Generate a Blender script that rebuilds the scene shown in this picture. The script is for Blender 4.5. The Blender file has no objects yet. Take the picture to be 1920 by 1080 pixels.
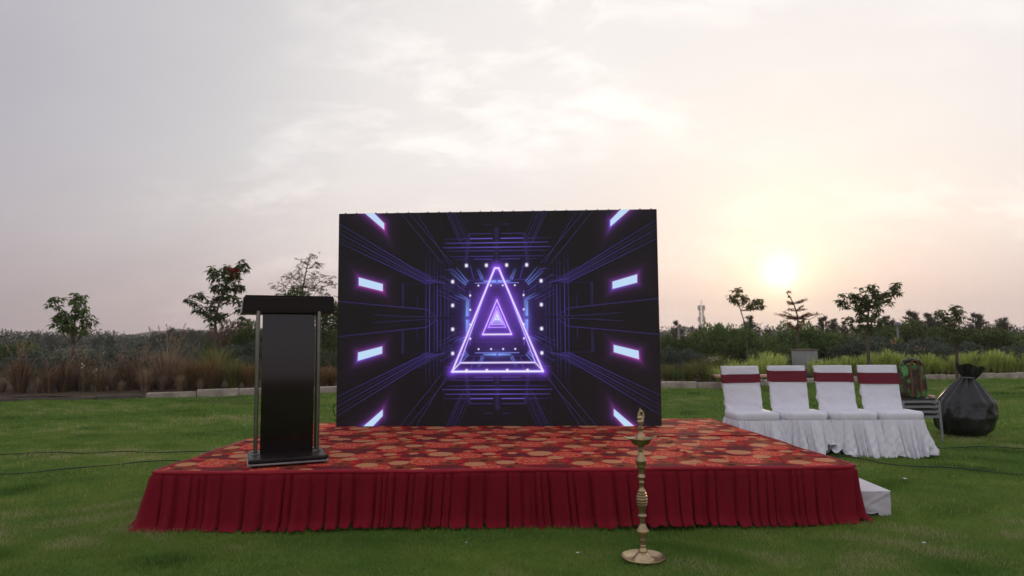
import bpy, math, random
import numpy as np
from mathutils import Vector
R = math.radians
SC = bpy.context.scene
COL = SC.collection
random.seed(7)

# ------------------------------------------------------------------ camera
CAM_H = 1.3
FPX = 1258.0
PITCH = math.atan(98 / FPX)
cam_d = bpy.data.cameras.new('camera')
cam = bpy.data.objects.new('camera', cam_d)
COL.objects.link(cam)
cam_d.sensor_width = 36.0
cam_d.lens = 36.0 * FPX / 1920.0
cam_d.clip_end = 3000
cam.location = (0, 0, CAM_H)
cam.rotation_mode = 'QUATERNION'
from mathutils import Quaternion
cam.rotation_quaternion = (Quaternion((1, 0, 0), math.pi / 2 + PITCH) @ Quaternion((0, 0, 1), -R(0.40)))
cam_d.dof.use_dof = True
cam_d.dof.focus_distance = 6.0
cam_d.dof.aperture_fstop = 2.6
SC.camera = cam

# ------------------------------------------------------------------ light
SUN_AZ = math.atan(505 / FPX)
SUN_EL = R(5.2)
SDIR = Vector((math.cos(SUN_EL) * math.sin(SUN_AZ), math.cos(SUN_EL) * math.cos(SUN_AZ), math.sin(SUN_EL)))
w = bpy.data.worlds.new('World'); SC.world = w; w.use_nodes = True
def build_world():
    nt = w.node_tree; N = nt.nodes; L = nt.links; N.clear()
    def n(t, **k):
        a = N.new(t)
        for q, v in k.items(): setattr(a, q, v)
        return a
    def math_(op, a, b=None, clamp=False):
        m = n('ShaderNodeMath', operation=op, use_clamp=clamp)
        for i, v in enumerate((a, b)):
            if v is None: continue
            if isinstance(v, (int, float)): m.inputs[i].default_value = v
            else: L.new(v, m.inputs[i])
        return m.outputs[0]
    def ramp(src, stops):
        r = n('ShaderNodeValToRGB'); L.new(src, r.inputs[0]); e = r.color_ramp.elements
        r.color_ramp.interpolation = 'EASE' if len(stops) < 3 else 'B_SPLINE'
        r.color_ramp.interpolation = 'LINEAR'
        while len(e) < len(stops): e.new(0.5)
        for q, (p, c) in zip(e, stops): q.position = p; q.color = (*c, 1)
        return r.outputs[0]
    def mix(mode, f, a, b):
        m = n('ShaderNodeMix', data_type='RGBA', blend_type=mode)
        m.clamp_factor = True
        for s, v in ((0, f), (6, a), (7, b)):
            if isinstance(v, (int, float)): m.inputs[s].default_value = v
            elif isinstance(v, tuple): m.inputs[s].default_value = (*v, 1)
            else: L.new(v, m.inputs[s])
        return m.outputs[2]
    tc = n('ShaderNodeTexCoord')
    nv = n('ShaderNodeVectorMath', operation='NORMALIZE'); L.new(tc.outputs['Generated'], nv.inputs[0])
    D = nv.outputs[0]
    dt = n('ShaderNodeVectorMath', operation='DOT_PRODUCT'); L.new(D, dt.inputs[0]); dt.inputs[1].default_value = SDIR
    ang = math_('DIVIDE', math_('ARCCOSINE', math_('MINIMUM', dt.outputs['Value'], 1.0)), math.pi)
    sep = n('ShaderNodeSeparateXYZ'); L.new(D, sep.inputs[0])
    el = math_('MAXIMUM', sep.outputs[2], 0.0)
    base = ramp(ang, [(0, (1, .97, .80)), (.010, (1, .97, .80)), (.022, (.90, .85, .775)), (.045, (.85, .805, .76)),
                      (.13, (.82, .785, .77)), (.20, (.75, .72, .71)), (.26, (.585, .57, .585)), (.33, (.455, .442, .485)), (.45, (.47, .46, .53)),
                      (.7, (.58, .57, .62)), (1, (.62, .61, .66))])
    hz = ramp(el, [(0, (.86, .72, .70)), (.06, (.92, .80, .77)), (.14, (.98, .93, .91)), (.26, (1, 1, 1)), (.60, (1.0, 1.0, 1.0)), (1, (1, 1, 1))])
    base = mix('MULTIPLY', 1.0, base, hz)
    # thin cloud sheet: noise on the plane the direction pierces
    pl = n('ShaderNodeCombineXYZ')
    den = math_('ADD', el, 0.38)
    L.new(math_('DIVIDE', sep.outputs[0], den), pl.inputs[0]); L.new(math_('DIVIDE', sep.outputs[1], den), pl.inputs[1])
    def noise(scale, detail, rough, off, dist=0.0):
        mp = n('ShaderNodeMapping'); L.new(pl.outputs[0], mp.inputs[0]); mp.inputs['Location'].default_value = off
        mp.inputs['Rotation'].default_value = (0, 0, R(28)); mp.inputs['Scale'].default_value = (.9, 1.5, 1)
        t = n('ShaderNodeTexNoise'); L.new(mp.outputs[0], t.inputs[0])
        t.inputs['Scale'].default_value = scale; t.inputs['Detail'].default_value = detail
        t.inputs['Roughness'].default_value = rough; t.inputs['Distortion'].default_value = dist
        return t.outputs[0]
    big = noise(1.5, 3, .5, (3.1, 1.3, 0))
    fine = noise(5.2, 9, .60, (0.4, 5.2, 2), .35)
    bigm = ramp(big, [(.42, (0, 0, 0)), (.62, (1, 1, 1))])
    finem = ramp(fine, [(.48, (0, 0, 0)), (.64, (1, 1, 1))])
    cl = mix('MULTIPLY', 1.0, bigm, finem)
    near = ramp(ang, [(.04, (.45, .45, .45)), (.12, (1, 1, 1)), (.24, (.85, .85, .85)), (.30, (.12, .12, .12)), (1, (.12, .12, .12))])
    cl = mix('MULTIPLY', 1.0, cl, near)
    base = mix('MULTIPLY', 1.0, base, ramp(big, [(.30, (.94, .94, .955)), (.70, (1.03, 1.03, 1.02))]))
    base = mix('ADD', cl, base, (.14, .13, .12))
    # sun seen through haze
    disc = math_('POWER', math.e, math_('MULTIPLY', math_('POWER', math_('DIVIDE', ang, .0048), 1.35), -1.0))
    halo = math_('POWER', math.e, math_('MULTIPLY', math_('DIVIDE', ang, .022), -1.0))
    glow = n('ShaderNodeVectorMath', operation='SCALE'); glow.inputs[0].default_value = (1.2, 1.1, .95); L.new(disc, glow.inputs['Scale'])
    g1 = n('ShaderNodeVectorMath', operation='SCALE'); g1.inputs[0].default_value = (.24, .23, .13); L.new(halo, g1.inputs['Scale'])
    base = mix('ADD', 1.0, base, glow.outputs[0]); base = mix('ADD', 1.0, base, g1.outputs[0])
    sky = n('ShaderNodeTexSky', sky_type='NISHITA', sun_disc=False)
    sky.sun_elevation = SUN_EL; sky.sun_rotation = SUN_AZ; sky.air_density = 1.5; sky.dust_density = 5.0
    b1 = n('ShaderNodeBackground'); L.new(sky.outputs[0], b1.inputs[0]); b1.inputs[1].default_value = 0.006
    b2 = n('ShaderNodeBackground'); L.new(base, b2.inputs[0]); b2.inputs[1].default_value = 1.13
    ad = n('ShaderNodeAddShader'); L.new(b1.outputs[0], ad.inputs[0]); L.new(b2.outputs[0], ad.inputs[1])
    o = n('ShaderNodeOutputWorld'); L.new(ad.outputs[0], o.inputs[0])
build_world()
sl = bpy.data.lights.new('sun', 'SUN'); sl.energy = 1.4; sl.angle = R(3.0); sl.color = (1, .72, .48)
so = bpy.data.objects.new('sun', sl); COL.objects.link(so)
so.rotation_mode = 'QUATERNION'; so.rotation_quaternion = SDIR.to_track_quat('Z', 'Y')
so.location = (20, 40, 10)
vs = SC.view_settings
vs.view_transform = 'Standard'; vs.look = 'None'; vs.gamma = 1; vs.use_curve_mapping = False; vs.exposure = 0.0
SC.cycles.max_bounces = 6; SC.cycles.diffuse_bounces = 3; SC.cycles.transparent_max_bounces = 8

# ------------------------------------------------------------------ helpers
def tag(o, label=None, cat=None, group=None, kind=None):
    if label: o['label'] = label
    if cat: o['category'] = cat
    if group: o['group'] = group
    if kind: o['kind'] = kind
    return o
def empty(name, loc=(0, 0, 0), rz=0.0):
    o = bpy.data.objects.new(name, None); COL.objects.link(o); o.location = loc; o.rotation_euler = (0, 0, rz)
    o.empty_display_size = .1
    return o
def link(name, me, m=None, parent=None, smooth=False):
    if m is not None and not me.materials:
        for q in (m if isinstance(m, (list, tuple)) else [m]): me.materials.append(q)
    if smooth: me.polygons.foreach_set('use_smooth', np.ones(len(me.polygons), bool))
    o = bpy.data.objects.new(name, me); COL.objects.link(o)
    if parent is not None: o.parent = parent
    return o
class MB:
    """collects shapes, then links them as one mesh object"""
    def __init__(s): s.v = []; s.f = []; s.mi = []; s.m = 0
    def add(s, vs, fs):
        b = len(s.v); s.v += [tuple(p) for p in vs]; s.f += [tuple(i + b for i in f) for f in fs]; s.mi += [s.m] * len(fs); return s
    def box(s, x0, x1, y0, y1, z0, z1):
        return s.hexa([(x0, y0), (x1, y0), (x1, y1), (x0, y1)], z0, [(x0, y0), (x1, y0), (x1, y1), (x0, y1)], z1)
    def hexa(s, bot, z0, top, z1):
        n = len(bot); v = [(x, y, z0) for x, y in bot] + [(x, y, z1) for x, y in top]
        f = [tuple(range(n))[::-1], tuple(range(n, 2 * n))] + [(i, (i + 1) % n, n + (i + 1) % n, n + i) for i in range(n)]
        return s.add(v, f)
    def bev(s, x0, x1, y0, y1, z0, z1, b=.01):
        """box with bevelled edges: rounded outline in plan and chamfered rims"""
        def ring(i):
            X0, X1, Y0, Y1 = x0 + i, x1 - i, y0 + i, y1 - i; c = b * .6
            return [(X0 + c, Y0), (X1 - c, Y0), (X1, Y0 + c), (X1, Y1 - c), (X1 - c, Y1), (X0 + c, Y1), (X0, Y1 - c), (X0, Y0 + c)]
        rs = [(b * .5, z0), (0, z0 + b * .5), (0, z1 - b * .5), (b * .5, z1)]
        v = []; f = []
        for i, z in rs: v += [(x, y, z) for x, y in ring(i)]
        for k in range(3): f += [(k * 8 + i, k * 8 + (i + 1) % 8, k * 8 + 8 + (i + 1) % 8, k * 8 + 8 + i) for i in range(8)]
        f += [tuple(range(8))[::-1], tuple(range(24, 32))]
        return s.add(v, f)
    def tube(s, pts, r, n=8, cap=True):
        pts = [Vector(p) for p in pts]; rr = r if isinstance(r, (list, tuple)) else [r] * len(pts)
        v = []; f = []; prev = None
        for i, p in enumerate(pts):
            d = (pts[min(i + 1, len(pts) - 1)] - pts[max(i - 1, 0)]).normalized()
            a = prev if prev is not None else (Vector((0, 0, 1)) if abs(d.z) < .9 else Vector((1, 0, 0)))
            u = d.cross(a); u = u.normalized() if u.length > 1e-6 else d.orthogonal().normalized()
            q = u.cross(d).normalized(); prev = q
            for k in range(n):
                t = 2 * math.pi * k / n; v.append(p + (u * math.cos(t) + q * math.sin(t)) * rr[i])
        for i in range(len(pts) - 1): f += [(i * n + k, i * n + (k + 1) % n, i * n + n + (k + 1) % n, i * n + n + k) for k in range(n)]
        if cap: f += [tuple(range(n))[::-1], tuple(range((len(pts) - 1) * n, len(pts) * n))]
        return s.add(v, f)
    def lathe(s, prof, n=32, c=(0, 0, 0), sq=1.0):
        v = []; f = []
        for r, z in prof:
            for k in range(n):
                t = 2 * math.pi * k / n; v.append((c[0] + r * math.cos(t), c[1] + r * sq * math.sin(t), c[2] + z))
        m = len(prof)
        for i in range(m - 1): f += [(i * n + k, i * n + (k + 1) % n, i * n + n + (k + 1) % n, i * n + n + k) for k in range(n)]
        f += [tuple(range(n))[::-1], tuple(range((m - 1) * n, m * n))]
        return s.add(v, f)
    def sph(s, c, r, n=12, m=8):
        rx, ry, rz = r if isinstance(r, tuple) else (r, r, r); v = []; f = []
        for i in range(1, m):
            a = math.pi * i / m
            for k in range(n):
                t = 2 * math.pi * k / n; v.append((c[0] + rx * math.sin(a) * math.cos(t), c[1] + ry * math.sin(a) * math.sin(t), c[2] - rz * math.cos(a)))
        for i in range(m - 2): f += [(i * n + k, i * n + (k + 1) % n, i * n + n + (k + 1) % n, i * n + n + k) for k in range(n)]
        f += [tuple(range(n))[::-1], tuple(range((m - 2) * n, (m - 1) * n))]
        return s.add(v, f)
    def mesh(s, name):
        me = bpy.data.meshes.new(name); me.from_pydata(s.v, [], s.f)
        if any(s.mi): me.polygons.foreach_set('material_index', s.mi)
        me.update(); return me
    def build(s, name, m, parent=None, smooth=False):
        o = link(name, s.mesh(name), m, parent, smooth)
        if smooth: sharp(o.data)
        return o
def sharp(me, deg=35):
    try: me.set_sharp_from_angle(angle=R(deg))
    except Exception: pass
def np_mesh(name, V, F, attrs=None):
    """V (n,3), F (m,3|4) numpy arrays"""
    V = np.ascontiguousarray(V, np.float32); F = np.ascontiguousarray(F, np.int32); k = F.shape[1]
    me = bpy.data.meshes.new(name)
    me.vertices.add(len(V)); me.vertices.foreach_set('co', V.ravel())
    me.loops.add(F.size); me.loops.foreach_set('vertex_index', F.ravel())
    me.polygons.add(len(F)); me.polygons.foreach_set('loop_start', np.arange(0, F.size, k, dtype=np.int32))
    try: me.polygons.foreach_set('loop_total', np.full(len(F), k, np.int32))
    except Exception: pass
    for an, arr in (attrs or {}).items():
        a = me.attributes.new(an, 'FLOAT', 'POINT'); a.data.foreach_set('value', np.ascontiguousarray(arr, np.float32).ravel())
    me.update(calc_edges=True); return me
def grid_faces(nu, nv, wrap=False):
    i = np.arange(nu if wrap else nu - 1)[:, None]; j = np.arange(nv - 1)[None, :]; i2 = (i + 1) % nu
    return np.stack([i * nv + j + 0 * i, i2 * nv + j, i2 * nv + j + 1, i * nv + j + 1], -1).reshape(-1, 4)

def mat(name, col, rough=.6, metal=0.0, spec=.5, var=None, vscale=4.0, bump=0.0, bscale=40.0, sheen=0.0, trans=0.0, rnd=None, coat=0.0, coords='Object', stretch=None):
    """principled with a noise-varied base colour, an optional bump, a per-leaf tone and leaf translucency"""
    m = bpy.data.materials.new(name); m.use_nodes = True; nt = m.node_tree; N = nt.nodes; L = nt.links
    p = N['Principled BSDF']; p.inputs['Roughness'].default_value = rough; p.inputs['Metallic'].default_value = metal
    p.inputs['Specular IOR Level'].default_value = spec; p.inputs['Sheen Weight'].default_value = sheen
    p.inputs['Coat Weight'].default_value = coat
    p.inputs['Base Color'].default_value = (*col, 1); src = None
    tc = N.new('ShaderNodeTexCoord'); vec = tc.outputs[coords]
    if stretch:
        mp = N.new('ShaderNodeMapping'); mp.inputs['Scale'].default_value = stretch; L.new(vec, mp.inputs[0]); vec = mp.outputs[0]
    if var:
        t = N.new('ShaderNodeTexNoise'); t.inputs['Scale'].default_value = vscale; t.inputs['Detail'].default_value = 6; t.inputs['Roughness'].default_value = .6
        L.new(vec, t.inputs[0])
        r = N.new('ShaderNodeValToRGB'); r.color_ramp.elements[0].position = .34; r.color_ramp.elements[1].position = .66
        r.color_ramp.elements[0].color = (*col, 1); r.color_ramp.elements[1].color = (*var, 1); L.new(t.outputs[0], r.inputs[0]); src = r.outputs[0]
    if rnd:
        a = N.new('ShaderNodeNewGeometry') if rnd[0] == 'island' else N.new('ShaderNodeAttribute')
        if rnd[0] == 'island': s_ = a.outputs['Random Per Island']
        else: a.attribute_name = 'rnd'; s_ = a.outputs['Fac']
        r2 = N.new('ShaderNodeValToRGB'); e = r2.color_ramp.elements; cols = rnd[1]
        while len(e) < len(cols): e.new(.5)
        for i, c in enumerate(cols): e[i].position = i / (len(cols) - 1); e[i].color = (*c, 1)
        L.new(s_, r2.inputs[0])
        if src is not None:
            mx = N.new('ShaderNodeMix'); mx.data_type = 'RGBA'; mx.inputs[0].default_value = .5
            L.new(src, mx.inputs[6]); L.new(r2.outputs[0], mx.inputs[7]); src = mx.outputs[2]
        else: src = r2.outputs[0]
    if src is not None: L.new(src, p.inputs['Base Color'])
    if bump:
        t = N.new('ShaderNodeTexNoise'); t.inputs['Scale'].default_value = bscale; t.inputs['Detail'].default_value = 4; L.new(vec, t.inputs[0])
        b = N.new('ShaderNodeBump'); b.inputs['Strength'].default_value = 1.0; b.inputs['Distance'].default_value = bump
        L.new(t.outputs[0], b.inputs['Height']); L.new(b.outputs[0], p.inputs['Normal'])
    if trans:
        tr = N.new('ShaderNodeBsdfTranslucent'); tr.inputs[0].default_value = (*col, 1)
        if src is not None: L.new(src, tr.inputs[0])
        ms = N.new('ShaderNodeMixShader'); ms.inputs[0].default_value = trans
        L.new(p.outputs[0], ms.inputs[1]); L.new(tr.outputs[0], ms.inputs[2]); L.new(ms.outputs[0], N['Material Output'].inputs[0])
    return m
def gx(px, y): return (px - 960) / FPX * y * 0.997
def gz(px, py, y): return CAM_H + (640 - .007 * (px - 960) - py) / FPX * y
rng = np.random.default_rng(11)

# ------------------------------------------------------------------ ground
def ground_material():
    m = bpy.data.materials.new('lawn_soil'); m.use_nodes = True; nt = m.node_tree; N = nt.nodes; L = nt.links; p = N['Principled BSDF']
    g = N.new('ShaderNodeNewGeometry'); p.inputs['Roughness'].default_value = .9; p.inputs['Specular IOR Level'].default_value = .15
    def noise(sc, det, ro=.6):
        t = N.new('ShaderNodeTexNoise'); t.inputs['Scale'].default_value = sc; t.inputs['Detail'].default_value = det; t.inputs['Roughness'].default_value = ro
        L.new(g.outputs['Position'], t.inputs[0]); return t.outputs[0]
    def rp(s, a, b, c0, c1):
        r = N.new('ShaderNodeValToRGB'); r.color_ramp.elements[0].position = a; r.color_ramp.elements[1].position = b
        r.color_ramp.elements[0].color = (*c0, 1); r.color_ramp.elements[1].color = (*c1, 1); L.new(s, r.inputs[0]); return r.outputs[0]
    a = rp(noise(1.6, 8), .35, .66, (.070, .145, .024), (.140, .225, .040))
    b = rp(noise(.45, 4), .38, .64, (.70, .78, .75), (1.30, 1.15, 1.0))
    mx = N.new('ShaderNodeMix'); mx.data_type = 'RGBA'; mx.blend_type = 'MULTIPLY'; mx.inputs[0].default_value = 1; L.new(a, mx.inputs[6]); L.new(b, mx.inputs[7])
    L.new(mx.outputs[2], p.inputs['Base Color'])
    bp = N.new('ShaderNodeBump'); bp.inputs['Distance'].default_value = .02; bp.inputs['Strength'].default_value = .8; L.new(noise(38, 8, .7), bp.inputs['Height']); L.new(bp.outputs[0], p.inputs['Normal'])
    return m
M = {}
M['soil'] = ground_material()
M['scrub'] = mat('scrub_ground', (.060, .070, .030), .95, spec=.1, var=(.13, .10, .06), vscale=.25, bump=.05, bscale=3, coords='Object')
M['bed'] = mat('bed_soil', (.055, .042, .028), .95, spec=.1, var=(.11, .075, .05), vscale=2.0, bump=.03, bscale=12)

# kerb line between lawn and beds (plan): left part near, right part further
KERB = [(-26, 13.6), (-14, 14.5), (-9.4, 15.5), (-6.7, 16.6), (-4.4, 17.3), (-1, 17.9), (2.5, 18.2), (4.3, 18.0), (5.6, 17.75), (7.4, 18.7), (9.5, 19.9), (12.8, 20.8), (18, 22.0), (30, 24)]
def kerb_y(x):
    return float(np.interp(x, [k[0] for k in KERB], [k[1] for k in KERB]))
# far ground: one sheet to the horizon
me = np_mesh('ground', np.array([(-1500, -400, -.02), (1500, -400, -.02), (1500, 2200, -.02), (-1500, 2200, -.02)]), np.array([[0, 1, 2, 3]]))
tag(link('ground', me, M['scrub']), kind='structure')
# lawn with gentle undulation
def lawn_z(x, y):
    return .016 * np.sin(x * .9 + 1.3) * np.sin(y * .7 + .4) + .010 * np.sin(x * 2.3 + y * 1.7) + .006 * np.sin(x * 5.1 - y * 4.3 + 2)
xs = np.linspace(-26, 30, 225); vrel = np.linspace(0, 1, 110)
ky = np.array([kerb_y(x) for x in xs])
X = np.repeat(xs[:, None], len(vrel), 1); Y = -4 + (ky[:, None] + 4) * vrel[None, :]
Z = lawn_z(X, Y)
tag(link('lawn', np_mesh('lawn', np.stack([X, Y, Z], -1).reshape(-1, 3), grid_faces(len(xs), len(vrel))), M['soil'], smooth=True), kind='structure')
# planting bed behind the kerb
xs2 = np.linspace(-26, 30, 80); vv = np.linspace(0, 1, 16)
ky2 = np.array([kerb_y(x) for x in xs2])[:, None] + .16
X = np.repeat(xs2[:, None], len(vv), 1); Y = ky2 + 16 * vv[None, :]
Z = .06 + .25 * vv[None, :] + .05 * np.sin(X * 1.3) * np.sin(Y * 1.1)
Z[:, -1] = -.3; 
tag(link('planting_bed', np_mesh('planting_bed', np.stack([X, Y, Z], -1).reshape(-1, 3), grid_faces(len(xs2), len(vv))), M['bed'], smooth=True), kind='structure')
# low wooded ridge far off
def ridge():
    xs = np.linspace(-420, -60, 90); base = 8.5 + 2.6 * np.sin(xs * .023 + .6) + 1.1 * np.sin(xs * .09) + .5 * np.sin(xs * .31)
    base *= np.clip((-60 - xs) / 60, 0, 1)
    V = []; 
    for x, h in zip(xs, base): V += [(x, 470, -1), (x, 500, h * .8), (x, 520, h), (x, 560, -1)]
    me = np_mesh('ridge', np.array(V), grid_faces(len(xs), 4))
    tag(link('ridge', me, M['ridge'], smooth=True), kind='structure')
M['ridge'] = mat('ridge_green', (.030, .045, .028), .95, spec=.05, var=(.055, .070, .045), vscale=.08)
ridge()

# ------------------------------------------------------------------ stage
HS = .38
FL, FR, BR, BL = (-2.55, 4.83), (2.44, 4.88), (2.235, 7.76), (-2.42, 7.60)
stage = tag(empty('stage', (0, 6.2, 0)), 'low outdoor stage platform with pleated maroon skirt round its edge', 'stage')
def sub(p): return (p[0], p[1] - 6.2)
M['ply'] = mat('deck_plywood', (.16, .09, .05), .8, var=(.22, .13, .07), vscale=8)
M['skirt'] = mat('maroon_skirt_cloth', (.195, .0045, .015), .8, spec=.14, var=(.160, .0035, .011), vscale=3, bump=.0012, bscale=160, sheen=.03)
MB().hexa([sub((x, y)) for x, y in (FL, FR, BR, BL)], .30, [sub((x, y)) for x, y in (FL, FR, BR, BL)], .372).build('deck', M['ply'], stage)
for i, (x, y) in enumerate(((-2.4, 5.0), (2.3, 5.0), (2.1, 7.6), (-2.3, 7.45), (0, 5.0), (0, 7.5))):
    MB().box(x - .04, x + .04, y - 6.24, y - 6.16, 0, .299).build('leg', M['ply'], stage)
def skirt():
    r = np.random.default_rng(5)
    P = [np.array(p) for p in (BL, FL, FR, BR)]
    # rounded polyline
    pts = []
    for i in range(4):
        if i in (0, 3): pts.append(P[i]); continue
        a = P[i] + (P[i - 1] - P[i]) / np.linalg.norm(P[i - 1] - P[i]) * .05
        b = P[i] + (P[i + 1] - P[i]) / np.linalg.norm(P[i + 1] - P[i]) * .05
        for t in np.linspace(0, 1, 6): pts.append((1 - t) ** 2 * a + 2 * t * (1 - t) * P[i] + t * t * b)
    pts = np.array(pts); seg = np.linalg.norm(np.diff(pts, axis=0), axis=1); S = np.r_[0, np.cumsum(seg)]
    n = 2300; s = np.linspace(0, S[-1], n)
    px = np.interp(s, S, pts[:, 0]); py = np.interp(s, S, pts[:, 1])
    tx = np.gradient(px, s); ty = np.gradient(py, s); k = np.ones(25) / 25
    tx = np.convolve(np.pad(tx, 12, 'edge'), k, 'valid'); ty = np.convolve(np.pad(ty, 12, 'edge'), k, 'valid')
    ln = np.hypot(tx, ty); nx, ny = ty / ln, -tx / ln
    # pleats: irregular widths, flat panels with a sharp dark fold between
    b = [0.0]
    while b[-1] < S[-1]: b.append(b[-1] + r.choice([r.uniform(.035, .06), r.uniform(.08, .12), r.uniform(.12, .17)], p=[.25, .45, .30]))
    b = np.array(b); idx = np.clip(np.searchsorted(b, s, 'right') - 1, 0, len(b) - 2)
    u = (s - b[idx]) / (b[idx + 1] - b[idx]); amp = r.uniform(.65, 1.25, len(b))[idx]; tilt = r.uniform(-.5, .6, len(b))[idx]
    lf = r.uniform(0, 6.28, 3)
    levels = np.r_[np.linspace(0, .86, 13), .90, .94, .97, 1.0]
    V = np.zeros((n, len(levels), 3))
    front = np.clip((-ny - .5) * 4, 0, 1)
    cornerL = np.exp(-((s - S[5]) / .35) ** 2)
    for j, t in enumerate(levels):
        e = .20 - .08 * t
        edge = np.clip(np.minimum(u, 1 - u) / e, 0, 1) ** .55
        pan = edge * (1 + tilt * (u - .5) * .8)
        A = (.018 + .042 * t) * amp
        off = .012 + pan * A + .024 * t ** 1.3 + .014 * t * np.sin(s * 1.9 + lf[0]) + .006 * t * np.sin(s * 7.3 + lf[1]) + .03 * cornerL * t
        off += .005 * np.sin(u * 9 + s * 31) * t + .006 * t * np.sin(s * 57 + 3 * np.sin(s * 3.1 + t)) + .004 * np.sin(s * 23 + t * 3)
        sh = (.020 * np.sin(s * 2.1 + lf[2]) + .012 * np.sin(idx * 12.9)) * t   # pleats wander sideways towards the hem
        if t > .86:
            q = (t - .86) / .14
            off += .042 * q ** 1.8 * (.2 + .8 * edge) * (.7 + .5 * np.sin(idx * 2.3 + s * 1.7) ** 2) + .006 * q * np.sin(u * 13 + idx)
        hem = .004 + (1 - edge) * .034 * amp + .010 * np.abs(np.sin(s * 1.1)) + .006 * np.sin(s * 3.3 + lf[1]) + .004 * np.sin(u * 8 + idx * 3)
        z = HS + .004 - (HS - np.clip(hem, .0, .05)) * t
        z = np.maximum(z, .006 + lawn_z(px, py))
        if j == 0: off = off * .0 + .004
        V[:, j, 0] = px + nx * off + tx / ln * sh; V[:, j, 1] = py + ny * off + ty / ln * sh; V[:, j, 2] = z
    V[..., 1] -= 6.2
    link('skirt', np_mesh('skirt', V.reshape(-1, 3), grid_faces(n, len(levels))), M['skirt'], stage, smooth=True)
    # rolled top hem, a shiny band of the same cloth, caught light painted as brighter red
    mb = MB(); st = 14
    q = [(px[i] + nx[i] * .012, py[i] - 6.2 + ny[i] * .012, HS + .002 + .003 * math.sin(s[i] * 5)) for i in range(0, n, st)]
    mb.tube(q, [.0145 + .002 * math.sin(i * .7) for i in range(len(q))], 8).build('skirt_hem', M['hem'], stage, smooth=True)
M['hem'] = mat('maroon_hem_lit', (.36, .010, .028), .6, spec=.25, var=(.30, .008, .022), vscale=6, sheen=.03)
skirt()

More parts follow.
